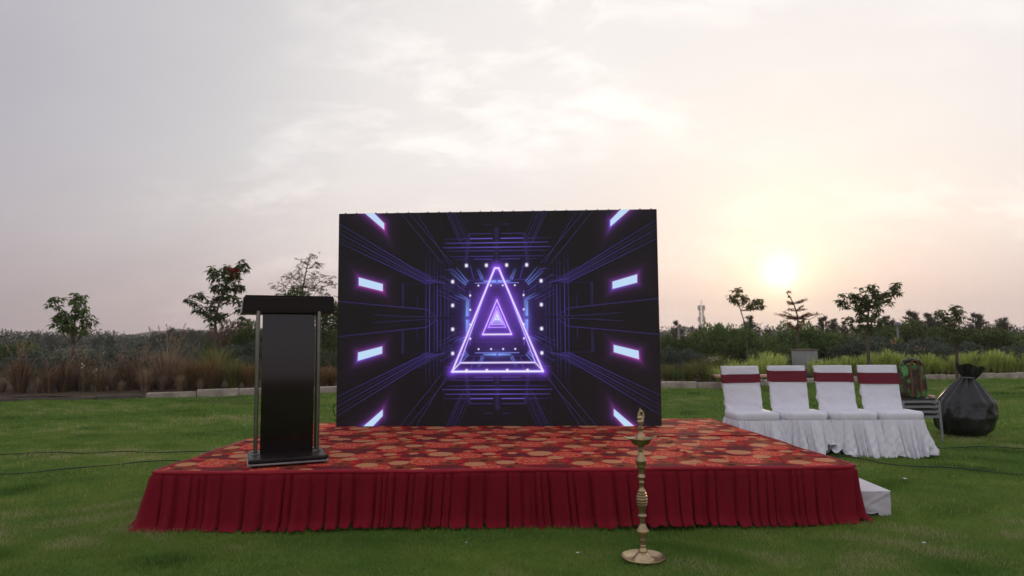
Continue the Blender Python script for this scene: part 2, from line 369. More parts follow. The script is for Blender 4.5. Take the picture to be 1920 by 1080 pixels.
# carpet picture: dahlia medallions on red
def carpet_image():
    S = 640; yy, xx = np.mgrid[0:S, 0:S].astype(np.float32)
    r = np.random.default_rng(3); img = np.zeros((S, S, 3), np.float32); img[:] = (.45, .018, .026)
    nz = sum(np.sin((xx * a + yy * b) * 2 * np.pi / S + c) for a, b, c in ((3, 2, .3), (-2, 4, 1), (5, -3, 2), (1, 6, 4))) / 4
    img = np.where((nz > .18)[..., None], np.array((.17, .008, .020)), img)
    img = np.where((nz < -.35)[..., None], np.array((.60, .035, .024)), img)
    sp = r.random((S // 8, S // 8)).repeat(8, 0).repeat(8, 1)
    img = np.where(((nz > .1) & (sp > .72) & (((xx % 8) - 4) ** 2 + ((yy % 8) - 4) ** 2 < 7))[..., None], np.array((.42, .06, .05)), img)
    def medal(cx, cy, R_, style, n=14, ph=0.0):
        nonlocal img
        dx = (xx - cx + S / 2) % S - S / 2; dy = (yy - cy + S / 2) % S - S / 2
        d = np.hypot(dx, dy); th = np.arctan2(dy, dx) + ph
        edge = R_ * (.93 + .13 * np.abs(np.cos(th * n / 2)) + .02 * np.sin(th * n * 3))
        q = d / edge; ins = q < 1; pet = np.abs(np.sin(th * n / 2)); 
        if style == 'cream':
            c = np.array((.70, .31, .15)) * (0.74 + .34 * pet[..., None]); 
            rings = (np.abs((q * 4.2) % 1 - .5) < .09) & (q < .75)
            c = np.where(rings[..., None], np.array((.44, .17, .09)), c)
            c = np.where((q > .93)[..., None], np.array((.42, .12, .06)), c)
        elif style == 'brown':
            k = np.floor(q * 9); dots = (np.sin(th * (6 + k * 6)) > .1) & (np.abs((q * 9) % 1 - .5) < .33)
            c = np.where(dots[..., None], np.array((.50, .13, .05)), np.array((.22, .016, .018)))
            c = np.where((q < .26)[..., None], np.array((.035, .008, .010)), c)
        elif style == 'red':
            c = np.array((.66, .060, .040)) * (.8 + .3 * pet[..., None])
            ring = (np.abs(q - .82) < .05) | (np.abs(q - .42) < .045)
            dots = np.sin(th * 30) > -.2
            c = np.where((ring & dots)[..., None], np.array((.72, .34, .20)), c)
            c = np.where((q < .16)[..., None], np.array((.60, .25, .12)), c)
        elif style == 'orange':
            c = np.array((.60, .12, .045)) * (.75 + .35 * pet[..., None])
            c = np.where((q < .3)[..., None], np.array((.66, .33, .16)), c)
        elif style == 'maroon':
            k = np.floor(q * 7); dots = (np.sin(th * (5 + k * 6)) > .45) & (np.abs((q * 7) % 1 - .5) < .26)
            c = np.where(dots[..., None], np.array((.50, .09, .07)), np.array((.095, .008, .020)))
        img = np.where(ins[..., None], c * (.92 + .08 * np.sin(th * n + q * 9)[..., None]), img)
    for a in ((90, 520, 95, 'maroon', 12), (330, 80, 110, 'maroon', 12), (540, 330, 100, 'brown', 16), (200, 300, 120, 'red', 18), (60, 110, 95, 'brown', 16),
              (420, 500, 100, 'red', 16), (560, 110, 88, 'red', 16), (330, 230, 60, 'brown', 12), (120, 410, 44, 'orange', 10), (600, 460, 44, 'orange', 12),
              (250, 560, 84, 'cream', 14), (490, 200, 68, 'cream', 12), (30, 260, 64, 'cream', 12), (340, 400, 56, 'cream', 12), (170, 60, 40, 'cream', 10),
              (560, 570, 46, 'cream', 10), (420, 30, 38, 'orange', 10), (70, 590, 34, 'cream', 10)):
        medal(*a, ph=r.uniform(0, 6))
    blk = r.random((S // 4, S // 4)).repeat(4, 0).repeat(4, 1); lum = img.mean(-1)
    img = np.where(((blk > .86) & (lum < .2))[..., None], img * .45, img); img = np.where(((blk < .09) & (lum < .26))[..., None], img * .5 + np.array((.30, .10, .04)) * .5, img)
    img = np.where(((blk > .90) & (lum > .3))[..., None], img * .72, img)
    for ax in (0, 1): img = (np.roll(img, 1, ax) + img * 2 + np.roll(img, -1, ax) + np.roll(img, 2, ax) * .5 + np.roll(img, -2, ax) * .5) / 5
    img *= (0.90 + .2 * r.random((S, S, 1)))
    out = np.ones((S, S, 4), np.float32); out[..., :3] = img
    im = bpy.data.images.new('carpet_pattern', S, S, float_buffer=True); im.colorspace_settings.name = 'Linear Rec.709'
    im.pixels.foreach_set(out.ravel()); im.update(); im.pack(); return im
def carpet_mat():
    m = bpy.data.materials.new('floral_carpet'); m.use_nodes = True; nt = m.node_tree; N = nt.nodes; L = nt.links; p = N['Principled BSDF']
    t = N.new('ShaderNodeTexImage'); t.image = carpet_image(); uv = N.new('ShaderNodeUVMap'); L.new(uv.outputs[0], t.inputs[0])
    L.new(t.outputs[0], p.inputs['Base Color']); p.inputs['Roughness'].default_value = .9; p.inputs['Specular IOR Level'].default_value = .10
    tn = N.new('ShaderNodeTexNoise'); tn.inputs['Scale'].default_value = 260; g = N.new('ShaderNodeNewGeometry'); L.new(g.outputs['Position'], tn.inputs[0])
    b = N.new('ShaderNodeBump'); b.inputs['Distance'].default_value = .002; L.new(tn.outputs[0], b.inputs['Height']); L.new(b.outputs[0], p.inputs['Normal'])
    return m
M['carpet'] = carpet_mat()
M['binding'] = mat('carpet_binding', (.20, .012, .016), .7, var=(.28, .02, .02), vscale=20)
carpet = tag(empty('carpet', (0, 6.2, HS)), 'red and orange floral medallion carpet covering the stage top', 'carpet')
def carpet_strip(t0, t1, lift, fold, uoff):
    nu, nv = 150, 46; U = np.linspace(0, 1, nu)[:, None]; Vv = np.linspace(t0, t1, nv)[None, :]
    fl, fr, br, bl = [np.array(p) for p in (FL, FR, BR, BL)]
    g = 1.004
    XY = ((1 - U) * (1 - Vv))[..., None] * fl + (U * (1 - Vv))[..., None] * fr + (U * Vv)[..., None] * br + ((1 - U) * Vv)[..., None] * bl
    x, y = XY[..., 0], XY[..., 1]
    z = lift + .0018 * (1 + np.sin(x * 6.1 + y * 2.2)) + .0012 * (1 + np.sin(y * 9 + x * 1.3))
    if fold:   # a rucked ridge running across the right-hand side
        a = np.array((1.46, 6.32)); b = np.array((1.34, 4.90)); d = (b - a) / np.linalg.norm(b - a); rel = XY - a
        al = rel @ d; pr = rel[..., 0] * d[1] - rel[..., 1] * d[0]; z = z + .016 * np.exp(-((pr - .03 * np.sin(al * 3)) / .022) ** 2) * np.clip(al / .3, 0, 1)
    me = np_mesh('carpet_strip', np.stack([x, y - 6.2, z], -1).reshape(-1, 3), grid_faces(nu, nv))
    uvl = me.uv_layers.new(name='UVMap'); vi = np.zeros(len(me.loops), np.int32); me.loops.foreach_get('vertex_index', vi)
    uv = np.stack([x / .80 + uoff, y / .80], -1).reshape(-1, 2)[vi]; uvl.data.foreach_set('uv', uv.astype(np.float32).ravel())
    o = link('carpet_strip', me, M['carpet'], carpet, smooth=True)
    so_ = o.modifiers.new('thick', 'SOLIDIFY'); so_.thickness = .005; so_.offset = 1
    return o
carpet_strip(0.0, .535, .0, True, .12)
carpet_strip(.53, 1.0, .0065, False, .40)
for a, b in ((FL, BL), (FR, BR), (BL, BR)):
    n = 30; q = [(a[0] + (b[0] - a[0]) * i / n, a[1] + (b[1] - a[1]) * i / n - 6.2, .004 + .003 * math.sin(i * 1.7)) for i in range(n + 1)]
    MB().tube(q, .009, 6).build('edge_binding', M['binding'], carpet, smooth=True)

# ------------------------------------------------------------------ LED screen
def led_image():
    W_, H_ = 1164, 776; k = W_ / 1550.0
    img = np.zeros((H_, W_, 3), np.float32); yy, xx = np.mgrid[0:H_, 0:W_].astype(np.float32)
    cx, cy = W_ / 2, H_ / 2; X = (xx - cx) / k; Y = (yy - cy) / k          # pattern coordinates, y down
    def box(x0, x1, y0, y1, m):
        a = max(int((x0 - m) * k + cx), 0); b = min(int((x1 + m) * k + cx) + 2, W_); c = max(int((y0 - m) * k + cy), 0); d = min(int((y1 + m) * k + cy) + 2, H_)
        return a, b, c, d
    def seg(x0, y0, x1, y1, w_, col, glow=0, gcol=None, fade=None):
        a, b, c, d = box(min(x0, x1), max(x0, x1), min(y0, y1), max(y0, y1), max(w_ * 3, glow * 2.6))
        if b <= a or d <= c: return
        xs_, ys_ = X[c:d, a:b], Y[c:d, a:b]; L2 = (x1 - x0) ** 2 + (y1 - y0) ** 2 + 1e-6
        t = np.clip(((xs_ - x0) * (x1 - x0) + (ys_ - y0) * (y1 - y0)) / L2, 0, 1)
        ds = np.hypot(xs_ - x0 - t * (x1 - x0), ys_ - y0 - t * (y1 - y0))
        f = np.ones_like(t) if fade is None else fade[0] + (fade[1] - fade[0]) * t
        v = (np.exp(-(ds / w_) ** 2) * f)[..., None] * np.array(col, np.float32)
        img[c:d, a:b] = np.maximum(img[c:d, a:b], v)
        if glow: img[c:d, a:b] += (np.exp(-(ds / glow) ** 1.3) * f)[..., None] * np.array(gcol, np.float32)
    def sym(x0, y0, x1, y1, *a, v=True, **kw):
        for sx in (1, -1):
            for sy in ((1, -1) if v else (1,)): seg(x0 * sx, y0 * sy, x1 * sx, y1 * sy, *a, **kw)
    P1 = (.030, .019, .13); P2 = (.060, .034, .26); P3 = (.018, .012, .07); P4 = (.15, .085, .58); B1 = (.15, .20, .68)
    # faint purple bloom of the tunnel end
    rr = np.hypot(X / 1.0, (Y) / 1.1)
    img += np.exp(-(rr / 130) ** 2)[..., None] * np.array((.085, .028, .28)) + np.exp(-(rr / 260) ** 2)[..., None] * np.array((.006, .003, .025))
    rl = np.random.default_rng(8)
    # corner bundles of converging lines
    for i, dy in enumerate((0, 22, 44, 66, 88)):
        sym(-775, -468 + dy * 1.05, -289 - i * 12, -172 + i * 1.5, 2.0, P1 if i % 2 else P2, fade=(.22, .85))
    for dx0, dx1 in ((-430, -214), (-392, -232), (-470, -262)): sym(dx0, -517, dx1, -262, 2.0, P3, fade=(.8, 1.2))
    for j, dx in enumerate((-232, -218, -206, -190, -246)): sym(dx, -517, dx + 72, -345 - j * 4, 1.6, P3 if j % 2 else P1, fade=(.7, .9))
    sym(-775, -86, -339, -43, 2.2, P1, fade=(.6, 1)); sym(-339, -43, -289, -4, 1.8, P1)
    sym(-600, -20, -289, -2, 1.6, P3); sym(-560, -8, -150, -8, 1.5, P3, fade=(.2, 1))
    # side wall verticals and recessed boxes
    for i, x in enumerate((-344, -326, -304, -289, -272, -252, -236)): 
        sym(x, 8, x, 168 - i * 3, 2.2, P2 if i in (1, 3) else P1, fade=(1, .7)); sym(x, 172, x, 330 - i * 10, 2.0, P1 if i < 4 else P3, fade=(.9, .1))
    sym(-459, -166, -459, -50, 2.0, P1, fade=(.9, .4)); sym(-452, -166, -452, -60, 1.5, P3); sym(-385, -110, -385, -50, 1.6, P3)
    sym(-459, 166, -300, 170, 1.6, P3, fade=(.4, 1.2)); sym(-340, -186, -255, -168, 1.7, P2)
    for a in ((-390, -262), (-355, -235), (-300, -180)): sym(a[0], a[0] * .62, a[1], a[1] * .66, 1.7, P3)
    for i in range(34):  # small circuitry toward the middle
        x0 = rl.uniform(-285, -120); y0 = -abs(x0) * rl.uniform(.35, 1.05)
        if rl.random() < .5: sym(x0, y0, x0 * .80, y0 * .80, 1.6, P1 if rl.random() < .6 else P2)
        elif rl.random() < .5: sym(x0, y0, x0, y0 * .82, 1.5, P1)
        else: sym(x0, y0, x0 + 28, y0, 1.5, P1)
    # floor and ceiling bars
    for sy in (-1, 1):
        for y, a, b, c, f in ((-385, 22, 128, P4, 1), (-385, 150, 260, P1, .8), (-364, 0, 250, P4, .85), (-342, 0, 262, P4, 1), (-325, 12, 240, P2, 1), (-298, 18, 225, P2, .9), (-284, 22, 110, P2, .9), (-284, 140, 212, P1, .9), (-409, 24, 135, P1, .8), (-455, 25, 62, P3, .8)):
            for sx in (-1, 1): seg(a * sx, y * sy, b * sx, y * sy, 2.3, c, fade=(1, .25 if b > 200 else .9))
        for sx in (-1, 1):
            seg(0, -430 * sy, 0, -262 * sy, 12, (.016, .008, .05)); seg(135 * sx, -400 * sy, 150 * sx, -262 * sy, 9, (.018, .009, .055))
            seg(128 * sx, -250 * sy, 112 * sx, -190 * sy, 2.2, P2)
    # cyan lit recesses
    for sx in (-1, 1):
        for sy in (-1, 1):
            seg(-145 * sx, 12 * sy, -145 * sx, 78 * sy, 5, (.20, .34, .88), 13, (.05, .07, .30), fade=(1.0, .5)); seg(-136 * sx, 10 * sy, -136 * sx, 85 * sy, 1.8, (.26, .34, .85))
            seg(8 * sx, 176 * sy, 62 * sx, 176 * sy, 5, (.20, .34, .88), 12, (.05, .07, .28), fade=(1, .45)); seg(0, 168 * sy, 105 * sx, 168 * sy, 1.8, (.22, .24, .85)); seg(60 * sx, 183 * sy, 150 * sx, 183 * sy, 1.6, P2)
            for a in ((-215, -238, -148, -168), (-196, -244, -140, -176), (-226, -222, -152, -160), (-95, -235, -74, -186), (-88, -238, -66, -190), (-205, -112, -142, -86), (-185, -118, -140, -92)):
                seg(a[0] * sx, -a[1] * sy, a[2] * sx, -a[3] * sy, 2.0, B1, 5, (.02, .03, .12), fade=(.15, .9))
            for i in range(5): seg(-230 * sx, (60 + i * 24) * sy, -150 * sx, (38 + i * 20) * sy, 1.5, P1)
    # inner frame
    for q in (100, 88, 74): sym(-q, -q * 1.15, q, -q * 1.15, 2.0, P2); sym(-q, -q * 1.15, -q, q * 1.15, 2.0, P2)
    sym(-130, -60, -130, 130, 1.8, P4)
    # triangle rings
    def tri(pts, w_, col, glow, gcol):
        for i in range(len(pts)): a, b = pts[i], pts[(i + 1) % len(pts)]; seg(*a, *b, w_, col, glow, gcol)
    TW = (.80, .72, 1.0)
    tri([(-9, -240), (9, -240), (219, 257), (-217, 257)], 4.2, TW, 17, (.12, .035, .42))
    seg(-14, -238, -179, 215, 3.0, (.55, .42, .98), 6, (.04, .015, .2)); seg(14, -238, 182, 215, 3.0, (.55, .42, .98), 6, (.04, .015, .2))
    seg(-179, 215, 182, 215, 3.6, TW, 8, (.06, .02, .25)); seg(-179, 215, -217, 257, 3, TW); seg(182, 215, 219, 257, 3, TW)
    seg(-217, 257, 219, 257, 5.0, (.92, .86, 1.0), 10, (.05, .02, .2))
    tri([(0, -86), (70, 80), (-70, 80)], 2.6, (.72, .52, 1.0), 10, (.11, .035, .36)); seg(-68, 80, 68, 80, 4.2, (.85, .7, 1.0), 6, (.06, .02, .2))
    tri([(0, -54), (42, 46), (-42, 46)], 1.7, (.62, .40, 1.0), 8, (.08, .03, .34)); tri([(0, -36), (30, 32), (-30, 32)], 1.8, (.68, .50, 1.0), 7, (.08, .04, .32))
    tri([(0, -27), (23, 25), (-23, 25)], 1.5, (.66, .55, 1.0), 5, (.06, .03, .24)); tri([(0, -19), (16, 17), (-16, 17)], 1.4, (.70, .62, 1.0), 5, (.06, .04, .24)); tri([(0, -11), (8, 9), (-8, 9)], 4, (.72, .74, 1.0), 7, (.07, .06, .28))
    # lamps
    def dot(x, y, rx, ry, g):
        a, b, c, d = box(x, x, y, y, 40); xs_, ys_ = X[c:d, a:b] - x, Y[c:d, a:b] - y
        q = (np.abs(xs_) / rx) ** 3 + (np.abs(ys_) / ry) ** 3
        img[c:d, a:b] = np.maximum(img[c:d, a:b], np.exp(-q)[..., None] * np.array((.86, .84, 1.0)) * 1.05)
        img[c:d, a:b] += np.exp(-np.hypot(xs_, ys_) / g)[..., None] * np.array((.06, .03, .22))
    for x in (-147, -50, 48, 145): dot(x, -254, 7, 8, 7); dot(x, 252, 7, 7, 7)
    for y in (-176, -61, 54, 170):
        dot(-214, y, 7, 8, 7); dot(214, y, 7, 8, 7)
    for x in (-89, -29, 29, 87): dot(x, -156, 4, 4, 4); dot(x, 150, 4, 4, 4)
    for y in (-108, -39, 32, 100): dot(-129, y, 4, 5, 5); dot(129, y, 4, 5, 5)
    # large light bars at the sides
    bars = [[(-645, -517), (-601, -517), (-551, -466), (-551, -436)], [(-674, -202), (-556, -168), (-556, -134), (-673, -163)]]
    for bar in bars:
        for sx in (1, -1):
            for sy in (1, -1):
                p = np.array([(a * sx, b * sy) for a, b in bar], float); c0 = p.mean(0)
                sd = np.full(X.shape, -1e9, np.float32)
                for i in range(4):
                    a, b = p[i], p[(i + 1) % 4]; nrm = np.array((b[1] - a[1], a[0] - b[0])); nrm /= np.linalg.norm(nrm)
                    if (c0 - a) @ nrm > 0: nrm = -nrm
                    sd = np.maximum(sd, (X - a[0]) * nrm[0] + (Y - a[1]) * nrm[1])
                g = np.exp(-np.maximum(sd, 0) / 9)[..., None]; g2 = np.exp(-np.maximum(sd, 0) / 30)[..., None]
                img += g * np.array((.17, .03, .26)) + g2 * np.array((.020, .007, .030))
                low = np.clip((Y - c0[1]) / 25, 0, 1)[..., None]; img += np.exp(-np.maximum(sd, 0) / 5)[..., None] * low * np.array((.30, .0, .12) if sx * sy > 0 else (.0, .04, .45))
                ins = np.clip(1 - (sd + 1) / 2.5, 0, 1)[..., None]; img[:] = img * (1 - ins) + ins * np.array((.50, .69, .90))
                e0 = p[2]; seg(e0[0] + 12 * sx, e0[1], e0[0] + 12 * sx, p[1][1] if bar is bars[1] else e0[1] + 30 * sy * -1, 1.8, P1)
    img = np.minimum(img, 1.0)[::-1]
    out = np.ones((H_, W_, 4), np.float32); out[..., :3] = img
    im = bpy.data.images.new('tunnel_picture', W_, H_, float_buffer=True); im.colorspace_settings.name = 'Linear Rec.709'
    im.pixels.foreach_set(out.ravel()); im.update(); im.pack(); return im
def led_mat():
    m = bpy.data.materials.new('led_face'); m.use_nodes = True; nt = m.node_tree; N = nt.nodes; L = nt.links; p = N['Principled BSDF']
    p.inputs['Base Color'].default_value = (.020, .018, .019, 1); p.inputs['Roughness'].default_value = .6; p.inputs['Specular IOR Level'].default_value = .25
    t = N.new('ShaderNodeTexImage'); t.image = led_image(); L.new(t.outputs[0], p.inputs['Emission Color']); p.inputs['Emission Strength'].default_value = 1.0
    return m
M['led'] = led_mat()
M['black_metal'] = mat('black_cabinet', (.012, .012, .013), .5, metal=.3, var=(.02, .02, .021), vscale=9)
M['alu'] = mat('aluminium', (.45, .45, .46), .35, metal=1.0, var=(.36, .36, .38), vscale=12)
LW, LH, PN = 3.456, 2.304, .576
yaw_led = math.atan2(7.131 - 7.273, 1.556 + 1.885)
led = tag(empty('led_screen', (-.165, 7.20, HS + .012), yaw_led), 'large black LED video wall showing a purple neon triangle tunnel', 'video screen')
for r_ in range(4):
    for c_ in range(6):
        x0 = -LW / 2 + c_ * PN; z0 = r_ * PN; g = .0001; dy = rng.uniform(-.0008, .0008)
        mb = MB(); mb.add([(x0 + g, dy, z0 + g), (x0 + PN - g, dy, z0 + g), (x0 + PN - g, dy, z0 + PN - g), (x0 + g, dy, z0 + PN - g)], [(0, 1, 2, 3)])
        mb.m = 1; a, b, y1 = x0 + g, x0 + PN - g, dy + .07
        mb.add([(a, dy, z0 + g), (b, dy, z0 + g), (b, dy, z0 + PN - g), (a, dy, z0 + PN - g), (a, y1, z0 + g), (b, y1, z0 + g), (b, y1, z0 + PN - g), (a, y1, z0 + PN - g)],
               [(0, 4, 5, 1), (1, 5, 6, 2), (2, 6, 7, 3), (3, 7, 4, 0), (4, 7, 6, 5)])
        me = mb.mesh('screen_panel'); uvl = me.uv_layers.new(name='UVMap'); uv = np.zeros((len(me.loops), 2), np.float32)
        for li, (u, v) in enumerate(((0, 0), (1, 0), (1, 1), (0, 1))): uv[li] = ((c_ + u) / 6, (r_ + v) / 4)
        uvl.data.foreach_set('uv', uv.ravel())
        pn = link('screen_panel', me, [M['led'], M['black_metal']], led)
        if r_ == 3:
            mp = MB()
            for q in (.06, .18, .395, .515): mp.box(x0 + q, x0 + q + .012, dy + .02, dy + .05, PN * 4 - g, PN * 4 + .013)
            tag(mp.build('lock_pins', M['black_metal'], pn), kind='stuff')
for x in (-1.5, 0, 1.5):
    MB().box(x - .025, x + .025, .075, .125, -.01, 2.2).build('rear_post', M['alu'], led)
    MB().tube([(x, .12, 1.6), (x, .36, .0)], .02, 8).build('rear_brace', M['alu'], led, True)
MB().bev(-1.74, 1.74, -.005, .10, -.012, -.001, .004).build('base_rail', M['black_metal'], led)
cb = MB().tube([(-1.735, .05, .25), (-1.765, .03, .22), (-1.775, .03, .17), (-1.76, .04, .12), (-1.74, .05, .10)], .005, 6)
cb.build('side_cable', M['black_metal'], led, True)

# ------------------------------------------------------------------ lectern
M['laminate'] = mat('dark_laminate', (.010, .006, .006), .15, spec=.5, var=(.014, .007, .006), vscale=5, bump=.0004, bscale=25, stretch=(1, 1, .2))
M['walnut'] = mat('dark_walnut_top', (.007, .004, .004), .42, spec=.28, var=(.016, .008, .007), vscale=7, bump=.0006, bscale=40, stretch=(.3, 3, 3))
M['chrome'] = mat('steel_tube', (.26, .26, .23), .25, metal=1.0, var=(.20, .20, .18), vscale=20)
M['edge'] = mat('grey_edge_trim', (.30, .29, .29), .4, spec=.5, var=(.22, .21, .22), vscale=10)
lec = tag(empty('lectern', (-1.734, 5.24, HS + .008), R(22)), 'tall dark wooden lectern with shiny curved panel and steel tube posts', 'lectern')
MB().bev(-.285, .275, -.24, .24, .03, .062, .02).build('base', M['walnut'], lec, True)
MB().bev(-.29, .28, -.245, .245, .018, .03, .006).build('base_trim', M['edge'], lec, True)
for x, y in ((-.24, -.2), (.23, -.2), (.23, .2), (-.24, .2)):
    MB().lathe([(.018, 0), (.022, .004), (.022, .018)], 12, (x, y, 0)).build('foot', M['black_metal'], lec, True)
for x in (-.232, .218):
    for y in (-.01, .13):
        MB().tube([(x, y, .060), (x, y, 1.15)], .0145, 14).build('post', M['chrome'], lec, True)
        MB().lathe([(.026, 0), (.026, .006), (.018, .010)], 16, (x, y, .062)).build('post_collar', M['chrome'], lec, True)
zz = np.linspace(.062, 1.14, 40); ff = zz / 1.14
yc = .035 - .045 * np.sin(ff * math.pi * .95) + .02 * ff ** 2
V = []
for z, y in zip(zz, yc): V += [(-.200, y, z), (.188, y, z), (.188, y + .018, z), (-.200, y + .018, z)]
V = np.array(V); F = []
for i in range(len(zz) - 1):
    for k_ in range(4): F.append((i * 4 + k_, i * 4 + (k_ + 1) % 4, i * 4 + 4 + (k_ + 1) % 4, i * 4 + 4 + k_))
F += [(3, 2, 1, 0), tuple(len(V) - 4 + i for i in range(4))]
me = bpy.data.meshes.new('front_panel'); me.from_pydata([tuple(v) for v in V], [], F); me.update()
o = link('front_panel', me, M['laminate'], lec, True); sharp(me, 30)
tp = MB().hexa([(-.350, .015), (.335, .015), (.345, .45), (-.362, .45)], 1.135, [(-.337, .010), (.335, .010), (.335, .42), (-.337, .42)], 1.262)
top = tp.build('top_box', M['walnut'], lec)
bv = top.modifiers.new('b', 'BEVEL'); bv.width = .006; bv.segments = 2
MB().hexa([(-.3545, .018), (-.3505, .018), (-.3625, .448), (-.3665, .448)], 1.137, [(-.3425, .014), (-.338, .014), (-.338, .417), (-.3425, .417)], 1.258).build('side_cheek', M['edge'], lec)
MB().bev(-.33, .33, .02, .41, 1.2645, 1.274, .004).build('reading_board', M['walnut'], lec, True)

# ------------------------------------------------------------------ oil lamp
M['brass'] = mat('aged_brass', (.50, .37, .20), .36, metal=.9, var=(.32, .24, .14), vscale=18, bump=.0005, bscale=90)
M['brass2'] = mat('pale_brass', (.64, .50, .30), .34, metal=.9, var=(.46, .35, .21), vscale=10, bump=.0004, bscale=60)
lamp = tag(empty('oil_lamp', (.757, 4.04, .008), .35), 'tall turned brass oil lamp standing on the grass before the stage', 'oil lamp')
MB().lathe([(.05, .001), (.105, .003), (.121, .018), (.127, .026), (.126, .029), (.118, .021), (.104, .010), (.06, .007), (.0, .007)], 56).build('base_dish', M['brass2'], lamp, True)
MB().lathe([(.066, .0075), (.063, .014), (.054, .019), (.047, .030), (.038, .040), (.028, .0455), (.0235, .050)], 40).build('base_dome', M['brass2'], lamp, True)
col_ = [(.0219, .049), (.0290, .058), (.0287, .061), (.0160, .076), (.0188, .085), (.0185, .089), (.0156, .093), (.0156, .112), (.0245, .119), (.025, .122), (.0228, .128), (.0282, .158), (.0300, .161), (.0355, .166), (.0391, .172), (.0385, .175), (.028, .187), (.0265, .193), (.0200, .203), (.012, .214), (.0141, .226), (.0150, .247), (.0192, .252), (.0267, .258), (.0262, .261), (.0175, .270), (.0170, .276), (.0200, .292), (.0251, .311)]
z = .315
for i in range(6):
    rr_ = (.0285, .0325, .034, .0325, .0285, .0235)[i]; col_ += [(rr_ - .003, z), (rr_, z + .004), (rr_, z + .009), (rr_ - .003, z + .0125)]; z += .0155
col_ += [(.0165, .411), (.0142, .420), (.0142, .444), (.0170, .448), (.0170, .452), (.0145, .456), (.0150, .470), (.0189, .477), (.0236, .481), (.0232, .485), (.0162, .497), (.0158, .503), (.0200, .522), (.0245, .541), (.0265, .543), (.0262, .547), (.0284, .562), (.0330, .571), (.0333, .577), (.029, .588), (.0174, .609), (.0142, .628), (.0160, .631), (.0160, .636), (.0126, .640), (.0126, .655), (.0190, .663), (.022, .668)]
MB().lathe(col_, 40).build('column', M['brass'], lamp, True)
# tray: bowl with five drawn-out lips
def tray():
    n = 100; rings = [(.022, .668, 0), (.040, .671, 0), (.053, .680, 0), (.057, .692, .05), (.066, .698, .25), (.078, .703, .7), (.088, .707, 1.0), (.087, .709, 1.0), (.076, .705, .6), (.060, .700, .1), (.04, .699, 0), (.0, .699, 0)]
    V = np.zeros((len(rings), n, 3))
    for i, (r0, z, f) in enumerate(rings):
        t = np.linspace(0, 2 * np.pi, n, endpoint=False); lip = np.abs(np.cos(t * 2.5 + .2)) ** 7
        r_ = r0 * (1 - .10 * f) + f * .026 * lip; V[i, :, 0] = r_ * np.cos(t); V[i, :, 1] = r_ * np.sin(t); V[i, :, 2] = z + f * .007 * lip
    Vt = V.transpose(1, 0, 2).reshape(-1, 3)
    return link('tray', np_mesh('tray', Vt, grid_faces(n, len(rings), True)), M['brass'], lamp, True)
tray()
MB().lathe([(.030, .699), (.0275, .712), (.0253, .722), (.018, .731), (.0115, .744), (.0120, .752), (.0127, .760), (.0190, .764), (.0190, .770), (.014, .773)], 28).build('finial_base', M['brass'], lamp, True)
fig = MB()   # upright bird figure: body, breast, neck, head, crest, folded tail behind
fig.sph((0, 0, .803), (.0135, .013, .026), 14, 10); fig.sph((-.003, -.002, .826), (.0115, .011, .017), 12, 8)
fig.tube([(-.004, 0, .832), (-.005, -.002, .850), (-.002, -.004, .864)], [.0085, .006, .0055], 10); fig.sph((-.001, -.005, .868), (.0072, .008, .0072), 10, 8)
fig.tube([(-.001, -.010, .868), (-.001, -.020, .864)], [.003, .0008], 6); fig.tube([(-.001, -.003, .873), (-.001, -.002, .884)], [.002, .0028], 6)
fig.tube([(-.006, 0, .775), (-.006, 0, .785)], .0035, 6); fig.tube([(.006, 0, .775), (.006, 0, .785)], .0035, 6)
fig.v = [(x * 1.45, y * 1.4, z) for x, y, z in fig.v]
fb = fig.build('finial_bird', M['brass2'], lamp, True)
tl = MB()
for i in range(6): tl.tube([(.008, .008, .782 + i * .004), (.018 + .001 * i, .014, .800 + i * .006), (.017 + .0012 * i, .016, .822 + i * .0066), (.014 + .001 * i, .014, .835 + i * .006)], [.004, .0045, .004, .0015], 6)
tl.v = [(x * 1.35 + .002, y * 1.2, z) for x, y, z in tl.v]
tl.build('tail', M['brass'], lamp, True)

